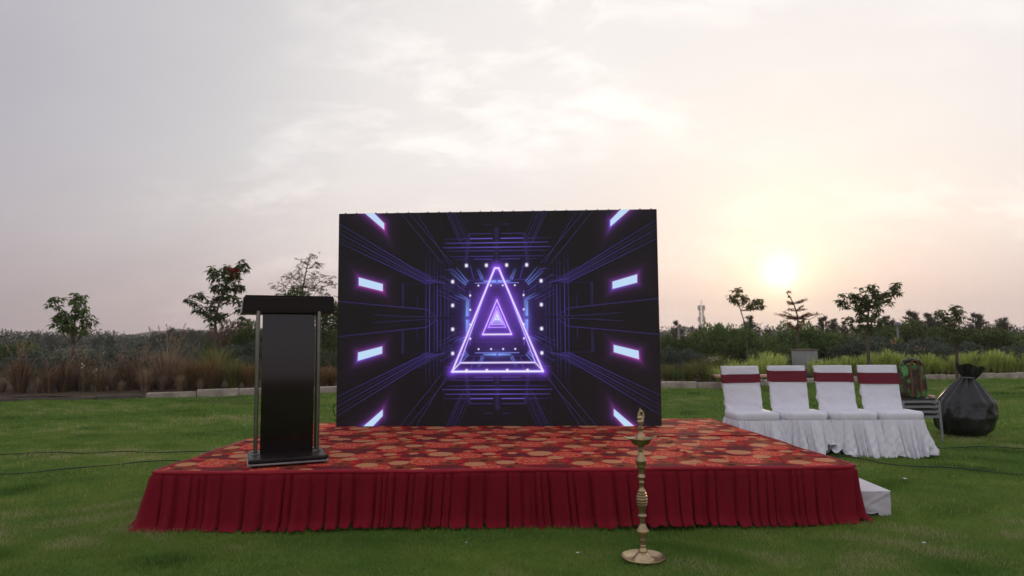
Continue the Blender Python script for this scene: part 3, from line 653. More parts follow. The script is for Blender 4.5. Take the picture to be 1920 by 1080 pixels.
# ------------------------------------------------------------------ covered step box
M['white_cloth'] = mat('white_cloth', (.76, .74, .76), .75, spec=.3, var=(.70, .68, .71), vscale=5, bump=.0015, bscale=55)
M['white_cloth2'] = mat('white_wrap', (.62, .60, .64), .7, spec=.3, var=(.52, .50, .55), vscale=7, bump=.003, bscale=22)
def step_box():
    t = tag(empty('step_box', (2.41, 5.40, 0), R(-1)), 'low step box wrapped in white cloth beside the stage corner', 'step')
    MB().box(-.33, .325, -.41, .41, .004, .03).build('frame', M['black_metal'], t)
    n, m = 46, 20; r = np.random.default_rng(2)
    # cloth wrap: top + front + right side as one draped sheet (unrolled profile)
    per = []  # perimeter walk
    W2, D2 = .335, .42; H = .187
    s = np.linspace(0, 1, 160); pts = []
    cor = [(-W2, D2), (-W2, -D2), (W2, -D2), (W2, D2), (-W2, D2)]; seg = [np.hypot(cor[i + 1][0] - cor[i][0], cor[i + 1][1] - cor[i][1]) for i in range(4)]
    cs = np.r_[0, np.cumsum(seg)] / sum(seg); px = np.interp(s, cs, [c[0] for c in cor]); py = np.interp(s, cs, [c[1] for c in cor])
    V = []; lv = np.linspace(0, 1, 16)
    for i in range(len(s)):
        nxx, nyy = px[i] / W2, py[i] / D2; k = 1 if abs(nxx) > abs(nyy) else 0
        nn = (np.sign(nxx), 0) if k else (0, np.sign(nyy))
        for j, q in enumerate(lv):
            z = H - q * (H - .012); off = .004
            # diagonal tucks gathered to a knot on the front face
            if nn[1] < 0:
                gxp, gzp = .09, .062; d1 = abs((px[i] - gxp) * (.187 - gzp) - (z - gzp) * (W2 - gxp)) / math.hypot(.187 - gzp, W2 - gxp)
                off += .012 * math.exp(-(d1 / .010) ** 2) * (px[i] > gxp) - .006 * math.exp(-((d1 - .018) / .008) ** 2) * (px[i] > gxp)
                dk = math.hypot(px[i] - gxp, z - gzp); off += .020 * math.exp(-(dk / .03) ** 2) + .006 * math.sin(math.atan2(z - gzp, px[i] - gxp) * 7) * math.exp(-dk / .09)
                if q > .86 and -.05 < px[i] < .24: z = max(z, .035 + .006 * math.sin(px[i] * 60)); off -= .003
            off += .0045 * math.sin(px[i] * 23 + z * 60) * q + .004 * math.sin(py[i] * 19 - z * 45) * q
            if q > .9: off += .012 * (q - .9) / .1 * (1 + math.sin(s[i] * 60)) * .6
            V.append((px[i] + nn[0] * off, py[i] + nn[1] * off, z))
    link('cloth_sides', np_mesh('cloth_sides', np.array(V), grid_faces(len(s), 16)), M['white_cloth2'], t, True)
    MB().bev(-W2 - .003, W2 + .003, -D2 - .004, D2 + .003, H - .003, H + .004, .006).build('cloth_top', M['white_cloth'], t, True)
step_box()

# ------------------------------------------------------------------ covered chairs
M['chair_cloth'] = mat('banquet_cover_cloth', (.80, .80, .85), .75, spec=.25, var=(.75, .75, .80), vscale=6, bump=.006, bscale=14)
M['sash'] = mat('burgundy_satin_sash', (.165, .004, .020), .55, spec=.3, var=(.13, .003, .015), vscale=8, bump=.001, bscale=30, stretch=(1, 1, 6))
M['white_foot'] = mat('white_plastic_foot', (.75, .73, .70), .5, var=(.65, .63, .6), vscale=10)
def ring_arc(hw, hd, e, n):
    a = np.linspace(0, 2 * np.pi, 4001); c, s_ = np.cos(a), np.sin(a); x = np.sign(c) * np.abs(c) ** e * hw; y = np.sign(s_) * np.abs(s_) ** e * hd
    S = np.r_[0, np.cumsum(np.hypot(np.diff(x), np.diff(y)))]; q = np.linspace(0, S[-1], n, endpoint=False); X, Y = np.interp(q, S, x), np.interp(q, S, y)
    tx = (np.roll(X, -2) - np.roll(X, 2)); ty = (np.roll(Y, -2) - np.roll(Y, 2)); k = np.ones(9) / 9
    sm = lambda v: np.convolve(np.r_[v[-4:], v, v[:4]], k, 'valid'); tx, ty = sm(tx), sm(ty); l = np.hypot(tx, ty)
    return X, Y, ty / l, -tx / l, q / S[-1] * 2 * np.pi
def covered_chair(x, y, rz, seed, label, sash_top, sash_h, gather=None, wback=.44):
    r = np.random.default_rng(seed)
    t = tag(empty('covered_chair', (x, y, 0), rz), label, 'chair', 'white covered banquet chairs beside the stage')
    hw = wback / 2
    # back cover: closed loop cross section rising along the lean
    def loop(hw_, d_, n=44):
        a = np.linspace(0, 2 * np.pi, n, endpoint=False); c, s_ = np.cos(a), np.sin(a); e = .22
        return np.sign(c) * np.abs(c) ** e * hw_, np.sign(s_) * np.abs(s_) ** e * d_, a
    zs = np.linspace(.455, .972, 54); n = 96; V = np.zeros((n, len(zs) + 2, 3)); ph = r.uniform(0, 6, 4)
    for j, z in enumerate(zs):
        f = (z - .455) / .517; cx, cy, a = loop(hw - .006 + .006 * f, .026 - .004 * f, n)
        wr = .0032 * np.sin(a * 3 + z * 19 + ph[0]) * (.4 + (1 - f)) + .0026 * np.sin(a * 5 - z * 33 + ph[1]) + .004 * (1 - f) ** 3 * np.sin(a * 4 + ph[2])
        wr = wr + .0045 * (1 - f) ** 1.6 * np.sin(cx * 26 + z * 48 + ph[3]) + .0035 * (1 - f) ** 1.2 * np.maximum(0, np.sin(-cx * 34 + z * 61 + ph[1])) ** 3 + .003 * np.maximum(0, np.sin(cx * 13 + z * 37 + ph[0])) ** 5
        low = .014 * max(0, 1 - f * 7)                       # cloth kicks forward into the seat
        V[:, j, 0] = cx + wr * np.sign(cx); V[:, j, 1] = cy + .205 + .105 * f + wr - low * (cy < 0); V[:, j, 2] = z + (.004 * np.sin(a + ph[3]) if j == len(zs) - 1 else 0)
    for q, (sc, dz) in enumerate(((.75, .005), (.0, .006))):
        V[:, len(zs) + q, 0] = V[:, len(zs) - 1, 0] * (.985 if q == 0 else 0); V[:, len(zs) + q, 1] = .31 + (V[:, len(zs) - 1, 1] - .31) * sc; V[:, len(zs) + q, 2] = .972 + dz
    link('back_cover', np_mesh('back_cover', V.reshape(-1, 3), grid_faces(n, len(zs) + 2, True)), M['chair_cloth'], t, True)
    # sash band
    zt = .972 - sash_top; zs2 = np.linspace(zt - sash_h, zt, 6); V = np.zeros((n, 6, 3))
    for j, z in enumerate(zs2):
        f = (z - .455) / .517; cx, cy, a = loop(hw - .006 + .006 * f + .009, .026 - .004 * f + .010, n)
        V[:, j, 0] = cx; V[:, j, 1] = cy + .205 + .105 * f + .0012 * np.sin(a * 4 + j * 2 + ph[1]); V[:, j, 2] = z + .004 * np.sin(a + ph[2]) + .003 * np.sin(a * 2 + ph[0])
    link('sash', np_mesh('sash', V.reshape(-1, 3), grid_faces(n, 6, True)), M['sash'], t, True)
    # seat pad under the cover
    n = 96; a = np.linspace(0, 2 * np.pi, n, endpoint=False); c, s_ = np.cos(a), np.sin(a); e = .30
    ox = np.sign(c) * np.abs(c) ** e; oy = np.sign(s_) * np.abs(s_) ** e
    rings = [(0, .487), (.5, .487), (.85, .484), (.97, .476), (1.01, .460), (1.015, .435), (1.005, .405), (.99, .395)]
    V = np.zeros((n, len(rings), 3))
    for j, (k_, z) in enumerate(rings):
        V[:, j, 0] = ox * .245 * k_ + .003 * np.sin(a * 5 + ph[0]) * (k_ > .9); V[:, j, 1] = -.02 + oy * .225 * k_; V[:, j, 2] = z + .005 * np.sin(a * 3 + ph[1]) * k_ + (.004 * np.sin(a * 11 + ph[2]) if k_ > .95 else 0)
    link('seat_cover', np_mesh('seat_cover', V.reshape(-1, 3), grid_faces(n, len(rings), True)), M['chair_cloth'], t, True)
    # gathered skirt
    n = 720; RX, RY, c, s_, a = ring_arc(.245, .225, .30, n)
    lv = np.r_[np.linspace(0, .9, 16), .94, .97, 1.0]; V = np.zeros((n, len(lv), 3))
    f1 = int(r.integers(10, 13)) * 2; f2 = int(r.integers(44, 56)); warp = a + .13 * np.sin(a * 4 + ph[0]) + .05 * np.sin(a * 9 + ph[1])
    amp1 = .6 + .5 * np.sin(a * 5 + ph[2]) ** 2
    for j, q in enumerate(lv):
        sway = .10 * q * np.sin(a * 4 + ph[2]) + .05 * q * np.sin(a * 9 + ph[1])
        f_a = 1 - np.abs(np.sin((warp + sway) * f1 / 2)) ** .9            # rounded gathers with sharp valleys
        f_b = np.sin((warp + sway * 1.4) * f2 + ph[3])
        fold = (1 - f_a) * amp1 * (.35 + .65 * q) + .22 * f_b * (1 - .75 * q)
        rad = .010 + .062 * q + .026 * q * np.sin(a * 5 + ph[1]) + fold * (.016 + .085 * q ** .85)
        rad = rad + .016 * q * np.sin(a * 13 + q * 15 + ph[2]) * np.sin(q * 12 + a * 7 + ph[0]) + .007 * q * np.sin(a * 27 - q * 19) * np.sin(a * 6 + q * 9)
        X_ = RX + c * rad; Y_ = -.02 + RY + s_ * rad
        hem = .012 + .010 * np.sin(a * 6 + ph[3]) + .006 * f_a
        z = .402 - q * (.402 - np.maximum(hem, .004))
        Z_ = np.full(n, 0.0) + z
        if gather is not None:
            ga, gz_, st = gather; w_ = np.exp(-((a - ga) / .30) ** 2) * st
            pull = w_ * np.clip((q - .25) / .75, 0, 1)
            Z_ = Z_ + pull * np.clip(gz_ - z, 0, 1) * 1.0 + pull * .03 * np.sin(a * 30)
            k_ = pull * .55; kk = int(np.argmin(np.abs(a - ga))); ax = RX[kk] + c[kk] * .05; ay = -.02 + RY[kk] + s_[kk] * .05
            X_ = X_ * (1 - k_) + ax * k_ + c * .03 * pull * np.sin(a * 24 + q * 8); Y_ = Y_ * (1 - k_) + ay * k_ + s_ * .03 * pull * np.sin(a * 24 + q * 8)
        V[:, j] = np.stack([X_, Y_, Z_], -1)
    link('skirt', np_mesh('skirt', V.reshape(-1, 3), grid_faces(n, len(lv), True)), M['chair_cloth'], t, True)
    for lx in (-.19, .19):
        for ly in (-.2, .17): MB().tube([(lx, ly, .0), (lx, ly, .40)], .012, 8).build('leg', M['white_foot'], t, True)
    return t
covered_chair(2.70, 7.71, R(1), 1, 'white covered chair, leftmost of the row, nearest the stage corner', .088, .098)
covered_chair(3.245, 7.72, R(0), 2, 'second white covered chair from the stage, with its wide burgundy sash near the top', .052, .128, gather=(5.35, .16, .95))
covered_chair(3.785, 7.70, R(-1), 3, 'third white covered chair from the stage, its skirt bottom hitched up', .078, .105, gather=(3.95, .11, .7))
covered_chair(4.305, 7.71, R(-3), 4, 'white covered chair, rightmost of the row, in front of the tote bag', .082, .128, wback=.445)

# ------------------------------------------------------------------ stacked stools, tote bag, black bag, hand fan bits
M['grey_steel'] = mat('grey_steel_frame', (.30, .31, .33), .42, metal=.6, var=(.24, .25, .27), vscale=14)
M['black_pad'] = mat('black_vinyl_pad', (.015, .015, .016), .55, var=(.022, .022, .023), vscale=8)
proto = None
for i in range(4):
    z0 = i * .062
    lab = ('black padded stool with grey frame, topmost of its stack under the tote bag', 'grey framed stool second from the top of the stack behind the chairs',
           'grey framed stool third from the top of the stack behind the chairs', 'grey framed stool at the bottom of the stack, its legs on the grass')[3 - i]
    if proto is None:
        t = tag(empty('stacking_stool', (5.08, 8.62, 0)), lab, 'stool', 'stacked stools behind the covered chairs'); proto = t
        MB().bev(-.20, .20, -.17, .17, .325, .352, .012).build('seat', M['black_pad'], t, True)
        fr = MB(); fr.box(-.215, .215, -.19, -.172, .300, .330); fr.box(-.215, .215, .172, .19, .300, .330); fr.box(-.215, -.202, -.171, .171, .300, .330); fr.box(.202, .215, -.171, .171, .300, .330)
        fr.build('seat_frame', M['grey_steel'], t)
        for sx in (-1, 1):
            for sy in (-1, 1): MB().tube([(sx * .222, sy * .185, .325), (sx * .232, sy * .20, .0)], .013, 8).build('leg', M['grey_steel'], t, True)
    else:
        t = proto.copy(); COL.objects.link(t)
        for ch in list(proto.children):
            c_ = ch.copy(); COL.objects.link(c_); c_.parent = t
        t.location = (5.08 + .006 * (i % 2), 8.62 + .004 * i, z0); tag(t, lab)
def camo():
    m = bpy.data.materials.new('leaf_print_fabric'); m.use_nodes = True; nt = m.node_tree; N = nt.nodes; L = nt.links; p = N['Principled BSDF']; p.inputs['Roughness'].default_value = .7
    tc = N.new('ShaderNodeTexCoord'); v = N.new('ShaderNodeTexVoronoi'); v.inputs['Scale'].default_value = 11; L.new(tc.outputs['Object'], v.inputs[0])
    nz = N.new('ShaderNodeTexNoise'); nz.inputs['Scale'].default_value = 9; nz.inputs['Detail'].default_value = 3; L.new(tc.outputs['Object'], nz.inputs[0])
    r = N.new('ShaderNodeValToRGB'); r.color_ramp.interpolation = 'CONSTANT'; e = r.color_ramp.elements
    e.new(.5); e.new(.6)
    for q, (pp, c) in zip(e, ((0, (.030, .018, .010)), (.43, (.060, .034, .018)), (.52, (.045, .15, .035)), (.60, (.10, .30, .08)))): q.position = pp; q.color = (*c, 1)
    L.new(nz.outputs[0], r.inputs[0]); L.new(r.outputs[0], p.inputs['Base Color']); return m
M['camo'] = camo()
M['brown_strap'] = mat('brown_strap', (.17, .055, .025), .65, var=(.11, .035, .018), vscale=20)
bag = tag(empty('tote_bag', (5.075, 8.60, .54), R(4)), 'brown and green printed tote bag with brown handles on stacked stools', 'bag')
def tote():
    n = 60; a = np.linspace(0, 2 * np.pi, n, endpoint=False); c, s_ = np.cos(a), np.sin(a)
    rings = [(0, .0, 0), (.9, .0, 0), (1, .02, 0), (1.03, .12, 0), (1.0, .24, 0), (.93, .34, 0), (.86, .40, 0), (.80, .415, 0), (.70, .41, 0), (.5, .36, 0), (0, .33, 0)]
    V = np.zeros((n, len(rings), 3))
    for j, (k_, z, _) in enumerate(rings):
        e = .38; V[:, j, 0] = np.sign(c) * np.abs(c) ** e * .158 * k_ + .006 * np.sin(a * 4 + z * 20); V[:, j, 1] = np.sign(s_) * np.abs(s_) ** e * .085 * k_ * (1 - z * .5) + .005 * np.sin(a * 5 + z * 14)
        V[:, j, 2] = z + (.02 * np.cos(a * 2) * (z > .33) * (k_ > .75))
    link('bag_body', np_mesh('bag_body', V.reshape(-1, 3), grid_faces(n, len(rings), True)), M['camo'], bag, True)
    for x in (-.062, .060):
        V2 = [(x - .014, -.096, .02), (x + .014, -.096, .02), (x + .014, -.094, .20), (x - .014, -.094, .20), (x + .013, -.078, .37), (x - .013, -.078, .37)]
        mb = MB().add(V2, [(0, 1, 2, 3), (3, 2, 4, 5)]); o = mb.build('strap', M['brown_strap'], bag); md = o.modifiers.new('s', 'SOLIDIFY'); md.thickness = .004
    for y, h in ((-.070, .475), (.045, .46)):
        MB().tube([(-.062, y, .36), (-.055, y, .42), (-.03, y, h - .01), (0, y, h), (.03, y, h - .012), (.054, y, .42), (.060, y, .36)], .009, 8).build('handle', M['brown_strap'], bag, True)
    MB().tube([(-.13, 0, .40), (-.09, -.01, .455), (0, -.015, .475), (.09, -.01, .452), (.14, 0, .39)], [.02, .03, .026, .03, .02], 10).build('dark_lining', M['black_pad'], bag, True)
tote()
MB().bev(-.03, .03, -.04, .04, 0, .035, .012).build('cloth_scrap', M['white_cloth'], None, True)
o = bpy.data.objects['cloth_scrap']; o.location = (5.265, 8.52, .541); tag(o, 'small folded pinkish cloth at the right end of the stool stack', 'cloth'); o.data.materials[0] = mat('pink_cloth', (.62, .42, .36), .8, var=(.55, .38, .33), vscale=10)
M['black_bag'] = mat('black_plastic', (.008, .008, .009), .30, spec=.5, var=(.012, .012, .013), vscale=5, bump=.03, bscale=7)
def black_bag():
    n, m = 140, 64; V = np.zeros((n, m, 3)); a = np.linspace(0, 2 * np.pi, n, endpoint=False); c, s0 = np.cos(a), np.sin(a)
    for j, t in enumerate(np.linspace(0, 1, m)):
        z = .92 * t; prof = np.interp(t, [0, .02, .10, .28, .50, .68, .78, .83, .90, 1], [0, .24, .33, .375, .33, .20, .105, .07, .12, .16])
        g = np.clip((t - .3) / .4, 0, 1); w_ = (np.abs(np.sin(a * 7 + 1.3 * np.sin(a * 2))) - .5) * (.012 + .030 * g) * (1 if t < .8 else .6) + .016 * np.sin(a * 3 + z * 8) * (1 - g) + .008 * np.sin(a * 9 - z * 14) * (1 - g)
        V[:, j, 0] = c * (prof + w_) + .12 * t ** 2; V[:, j, 1] = s0 * (prof * .85 + w_); V[:, j, 2] = z + .015 * np.sin(a * 5) * (t > .85) - .03 * c * t
    V[..., 2] = np.maximum(V[..., 2], 0)
    o = link('equipment_bag', np_mesh('equipment_bag', V.reshape(-1, 3), grid_faces(n, m, True)), M['black_bag'], None, True)
    o.location = (6.22, 9.0, .0); return o
bb = empty('equipment_bag', (5.98, 9.0, 0)); ob = black_bag(); ob.parent = bb; ob.location = (0, 0, 0); ob.name = 'bag_cloth'; bb.name = 'black_sack'
MB().lathe([(.082, 0), (.090, .008), (.082, .016)], 20, (.075, 0, .755)).build('tie_cord', M['grey_steel'], bb, True)
tag(bb, 'black sack tied at the neck, standing on the grass right of the stools', 'bag')

# ------------------------------------------------------------------ cables and litter on the lawn
M['cable'] = mat('black_cable', (.012, .013, .012), .6, var=(.02, .02, .02), vscale=10)
def cable(pts, label, r=.006):
    P = [Vector((x, y, float(lawn_z(x, y)) + .022)) for x, y in pts]; q = []
    for i in range(len(P) - 1):
        for k in range(8):
            t = k / 8; p = P[i].lerp(P[i + 1], t); p.y += .02 * math.sin(p.x * 3.1); p.z = float(lawn_z(p.x, p.y)) + .022 + .007 * math.sin(p.x * 7 + i); q.append(p)
    q.append(P[-1]); o = MB().tube(q, r, 6).build('cable', M['cable'], None, True); tag(o, label, 'cable', 'black cables lying across the lawn')
cable([(-9.5, 7.75), (-6.8, 7.9), (-5.06, 7.96), (-4.4, 8.02), (-3.5, 8.05), (-2.6, 7.9)], 'black cable on the grass left of the stage, the farther one')
cable([(-7.5, 6.1), (-5.2, 6.72), (-4.4, 6.95), (-4.07, 7.22), (-3.6, 7.36), (-2.9, 7.3), (-2.62, 6.9)], 'black cable on the grass left of the stage, the nearer curving one')
cable([(2.45, 7.5), (3.0, 7.32), (3.48, 7.21), (3.71, 6.93), (4.11, 6.56), (5.6, 6.0), (7.5, 5.7)], 'black cable crossing the grass in front of the covered chairs')
cable([(4.75, 7.95), (4.99, 7.92), (6.4, 7.80), (9, 7.6)], 'black cable running from the last chair to the right')
M['paper'] = mat('white_paper', (.72, .70, .70), .8, var=(.6, .58, .58), vscale=30)
def scrap(x, y, s, label, rz):
    r = random.Random(int(x * 100)); v = []; n = 7
    for i in range(n): t = i / n * 6.28; v.append((math.cos(t) * s * r.uniform(.7, 1.2), math.sin(t) * s * r.uniform(.6, 1.1), r.uniform(.0, .4) * s))
    v.append((0, 0, s * .5)); mb = MB().add(v, [(i, (i + 1) % n, n) for i in range(n)])
    o = mb.build('paper_scrap', M['paper']); o.location = (x, y, float(lawn_z(x, y)) + .035); o.rotation_euler.z = rz
    tag(o, label, 'litter', 'paper scraps on the lawn')
scrap(3.485, 6.08, .022, 'white paper scrap on the grass right of the step box', .3)
scrap(2.519, 4.23, .014, 'small white paper scrap on the grass nearest the camera right', 1.2)
scrap(-.30, 4.31, .010, 'tiny pale scrap on the grass before the skirt middle', 2.2)
scrap(.38, 4.10, .011, 'tiny pale scrap on the grass left of the oil lamp', 2.9)

# ------------------------------------------------------------------ grass blades
def lawn_blades():
    r = np.random.default_rng(21); out = []
    def band(y0, y1, dens, h, wd):
        xm = .80 * y1 + 1.8; n = int(dens * 2 * xm * (y1 - y0)); x = r.uniform(-xm, xm, n); y = r.uniform(y0, y1, n)
        keep = (np.abs(x) < .80 * y + 1.6) & ~((x > -2.5) & (x < 2.35) & (y > 4.9) & (y < 7.6)) & ((x - .757) ** 2 + (y - 4.04) ** 2 > .0150) & (y < np.interp(x, [k[0] for k in KERB], [k[1] for k in KERB]) - .05)
        x, y = x[keep], y[keep]; n = len(x)
        # clumping
        cl = .5 + .5 * np.sin(x * 6.1 + 1.7 * np.sin(y * 4.3)) * np.sin(y * 7.7 + 1.3 * np.sin(x * 5.2)); cl2 = .5 + .5 * np.sin(x * 17 + 2 * np.sin(y * 13)) * np.sin(y * 21)
        hh = h * (.55 + .55 * cl + .35 * cl2) * r.uniform(.6, 1.3, n); a = r.uniform(0, 2 * np.pi, n); lean = r.uniform(.15, 1.15, n) * hh
        la = a + r.normal(0, .5, n) + 1.6 * np.sin(x * 2.3 + y * 1.9)
        z = lawn_z(x, y); w_ = wd * r.uniform(.6, 1.3, n)
        b0 = np.stack([x - np.cos(a) * w_, y - np.sin(a) * w_, z - .004], -1); b1 = np.stack([x + np.cos(a) * w_, y + np.sin(a) * w_, z - .004], -1)
        tp_ = np.stack([x + np.cos(la) * lean, y + np.sin(la) * lean, z + hh], -1)
        lo = .5 + .25 * np.sin(x * 1.1 + 2 * np.sin(y * .8)) + .25 * np.sin(y * 1.9 + 1.5 * np.sin(x * .7 + 1)); tuft = np.clip(np.sin(x * 2.9 + 2.1 * np.sin(y * 1.7)) * np.sin(y * 3.7 + 1.9 * np.sin(x * 1.3)) - .55, 0, .45) / .45
        tp_[:, 2] += hh * .7 * tuft
        rn = np.clip(.30 * r.random(n) + .40 * cl + .46 * lo - .04 - .34 * tuft, 0, .93); dry = np.clip(np.sin(x * 1.7 + 2.3 * np.sin(y * 1.1 + 2)) * np.sin(y * 2.6 + 1.1 * np.sin(x * 2.2)) - .3, 0, 1); dead = r.random(n) < .006 + .06 * dry; rn[dead] = 1.0
        out.append((np.stack([b0, b1, tp_], 1).reshape(-1, 3), np.repeat(rn, 3)))
    band(2.9, 4.6, 10000, .022, .0022); band(4.6, 6.6, 6500, .022, .0028); band(6.6, 10, 3000, .026, .0042); band(10, 20.5, 900, .034, .008)
    V = np.concatenate([o[0] for o in out]); rn = np.concatenate([o[1] for o in out]); F = np.arange(len(V), dtype=np.int32).reshape(-1, 3)
    m = mat('grass_blade', (.05, .10, .02), .65, spec=.2, rnd=('attr', [(.060, .130, .022), (.110, .210, .034), (.165, .270, .048), (.225, .310, .062), (.50, .42, .26)]), trans=.35)
    m.node_tree.nodes['Principled BSDF'].inputs['Roughness'].default_value = .7
    tag(link('grass', np_mesh('grass', V, F, {'rnd': rn}), m), 'short green lawn grass around the stage', 'grass', kind='stuff')
    print('blades', len(F))
lawn_blades()

# ------------------------------------------------------------------ kerb stones
M['stone'] = mat('pale_kerb_stone', (.56, .49, .42), .85, spec=.2, var=(.30, .25, .21), vscale=3, bump=.02, bscale=12)
M['stone_old'] = mat('worn_kerb_stone', (.15, .13, .11), .9, spec=.15, var=(.10, .085, .07), vscale=4, bump=.015, bscale=14)
def kerb(x0, x1, mt, label, h=.15):
    root = tag(empty('garden_kerb', ((x0 + x1) / 2, kerb_y((x0 + x1) / 2), 0)), label, 'kerb', 'stone kerbs between lawn and planting')
    rx, ry = root.location.x, root.location.y; x = x0; r = random.Random(int(x0 * 10))
    while x < x1 - .2:
        L_ = min(r.uniform(.75, 1.05), x1 - x); xa, xb = x, x + L_; ya, yb = kerb_y(xa), kerb_y(xb); ang = math.atan2(yb - ya, xb - xa); ln = math.hypot(xb - xa, yb - ya)
        hh = h + r.uniform(-.02, .02); mb = MB(); mb.bev(.006, ln - .006, -.075, .075, -.05, hh, .03)
        mb.v = [(a + r.uniform(-.004, .004), b + r.uniform(-.006, .006), c + r.uniform(-.006, .006)) for a, b, c in mb.v]
        o = mb.build('kerb_stone', mt, root); o.location = (xa - rx, ya - ry + .07 + r.uniform(-.015, .015), 0); o.rotation_euler.z = ang + r.uniform(-.01, .01); x = xb
kerb(-19, -8.6, M['stone_old'], 'low worn stone kerb below the brown grasses at far left', .09)
kerb(-8.6, 3.2, M['stone'], 'pale stone kerb behind the lectern and the screen')
kerb(3.2, 9.2, M['stone'], 'pale stone kerb between the screen and the stone bench', .17)
kerb(9.2, 24, M['stone'], 'pale stone kerb in front of the leafy hedge at far right')

# bench slab
bn = tag(empty('stone_bench', (6.05, 17.0, 0), R(-2)), 'low stone bench with sun pink painted on its seat, behind the covered chairs', 'bench')
M['sunlit_stone'] = mat('sun_pinked_stone', (.56, .33, .25), .7, spec=.3, var=(.48, .28, .21), vscale=4, bump=.003, bscale=20)  # pink sun highlight put into the seat's base colour
MB().bev(-.92, .92, -.22, .22, .33, .395, .02).build('seat', M['sunlit_stone'], bn, True)
for x in (-.65, .65): MB().bev(x - .1, x + .1, -.17, .17, -.02, .3295, .02).build('leg', M['stone'], bn, True)
# utility cabinet
uc = tag(empty('utility_cabinet', (9.20, 21.3, 0), R(24)), 'grey metal utility cabinet with a brown lid standing in the hedge', 'cabinet')
M['cab'] = mat('grey_paint', (.36, .37, .37), .55, var=(.30, .31, .31), vscale=3, bump=.001, bscale=12, stretch=(1, 1, .3))
M['rust'] = mat('rusty_brown_lid', (.14, .09, .07), .7, var=(.19, .12, .09), vscale=6)
MB().bev(-.25, .33, -.26, .26, .12, .92, .015).build('body', M['cab'], uc, True)
MB().bev(-.28, .36, -.30, .30, .921, .955, .012).build('lid', M['rust'], uc, True)
MB().bev(-.21, .29, -.272, -.261, .16, .88, .006).build('door', M['cab'], uc, True)
MB().box(.20, .225, -.285, -.273, .50, .58).build('handle', M['rust'], uc)
MB().bev(-.21, .28, -.22, .22, -.02, .119, .01).build('plinth', M['stone'], uc, True)

# ------------------------------------------------------------------ foliage generators
def leaves_at(P, D, ln, wd, r, jit=.5, fold=.25):
    """diamond leaves: P bases (n,3), D directions (n,3) -> 4 vertices each, folded along the midrib"""
    n = len(P); D = D / np.linalg.norm(D, axis=1, keepdims=True); up = r.normal(0, 1, (n, 3)) * jit + np.array((0, 0, 1.0))
    S = np.cross(D, up); S /= np.linalg.norm(S, axis=1, keepdims=True) + 1e-9; Nn = np.cross(S, D)
    L_ = (ln * r.uniform(.65, 1.3, n))[:, None]; W_ = (wd * r.uniform(.7, 1.25, n))[:, None]
    a = P; b = P + D * L_ * .45 + S * W_ * .5 + Nn * W_ * fold; c = P + D * L_ - Nn * L_ * .08; d = P + D * L_ * .45 - S * W_ * .5 + Nn * W_ * fold
    return np.stack([a, b, c, d], 1).reshape(-1, 3)
def quads(n): return np.arange(n * 4, dtype=np.int32).reshape(-1, 4)
def blob_points(r, blobs, n):
    """points spread through a set of ellipsoids, denser near their skins"""
    w_ = np.array([b[3] * b[4] * b[5] for b in blobs]) ** .7; k = r.choice(len(blobs), n, p=w_ / w_.sum()); B = np.array(blobs)[k]
    d = r.normal(0, 1, (n, 3)); d /= np.linalg.norm(d, axis=1, keepdims=True); rad = r.uniform(.35, 1, n) ** .55
    return B[:, :3] + d * B[:, 3:6] * rad[:, None], d
def leaf_mat(name, cols, trans=.35, rough=.5, spec=.3):
    return mat(name, cols[0], rough, spec=spec, rnd=('island', cols), trans=trans)
M['leaf_dark'] = leaf_mat('dark_green_leaves', [(.038, .072, .020), (.068, .115, .030), (.11, .155, .042), (.17, .20, .065)])
M['leaf_mid'] = leaf_mat('mid_green_leaves', [(.06, .11, .028), (.10, .17, .040), (.15, .22, .058), (.20, .26, .08)])
M['leaf_grey'] = leaf_mat('grey_green_leaves', [(.055, .082, .050), (.085, .115, .075), (.12, .15, .11), (.18, .20, .155)], .2)
M['leaf_lime'] = leaf_mat('lime_blades', [(.26, .34, .06), (.40, .50, .09), (.54, .62, .14), (.66, .68, .28)], .45)
M['leaf_rust'] = leaf_mat('rusty_leaves', [(.09, .06, .035), (.15, .085, .05), (.19, .12, .07), (.09, .10, .045)], .3)
M['leaf_sunlit'] = leaf_mat('sun_reddened_leaves', [(.16, .055, .03), (.28, .10, .05), (.36, .16, .07), (.16, .12, .04)], .5)  # low sun's red on the foliage, put into the leaf colours
M['straw'] = leaf_mat('straw_blades', [(.16, .10, .060), (.28, .18, .11), (.42, .30, .19), (.52, .40, .27)], .3)
M['straw_dark'] = leaf_mat('dark_dry_blades', [(.07, .042, .024), (.14, .082, .048), (.24, .145, .085), (.38, .26, .16)], .25)
M['straw_gold'] = leaf_mat('golden_blades', [(.14, .08, .035), (.26, .15, .06), (.34, .21, .09), (.18, .16, .05)], .35)
M['leaf_olive'] = leaf_mat('olive_blades', [(.11, .12, .03), (.18, .19, .045), (.24, .25, .07), (.28, .22, .08)], .35)
M['bark'] = mat('grey_brown_bark', (.085, .065, .05), .9, spec=.15, var=(.14, .11, .09), vscale=14, bump=.006, bscale=40, stretch=(1, 1, .3))
M['casuarina'] = leaf_mat('feathery_needles', [(.05, .055, .034), (.08, .085, .05), (.11, .11, .07), (.12, .095, .065)], .3)
M['far_tree'] = leaf_mat('distant_foliage', [(.030, .048, .032), (.045, .068, .044), (.062, .088, .056), (.085, .11, .072)], .1)

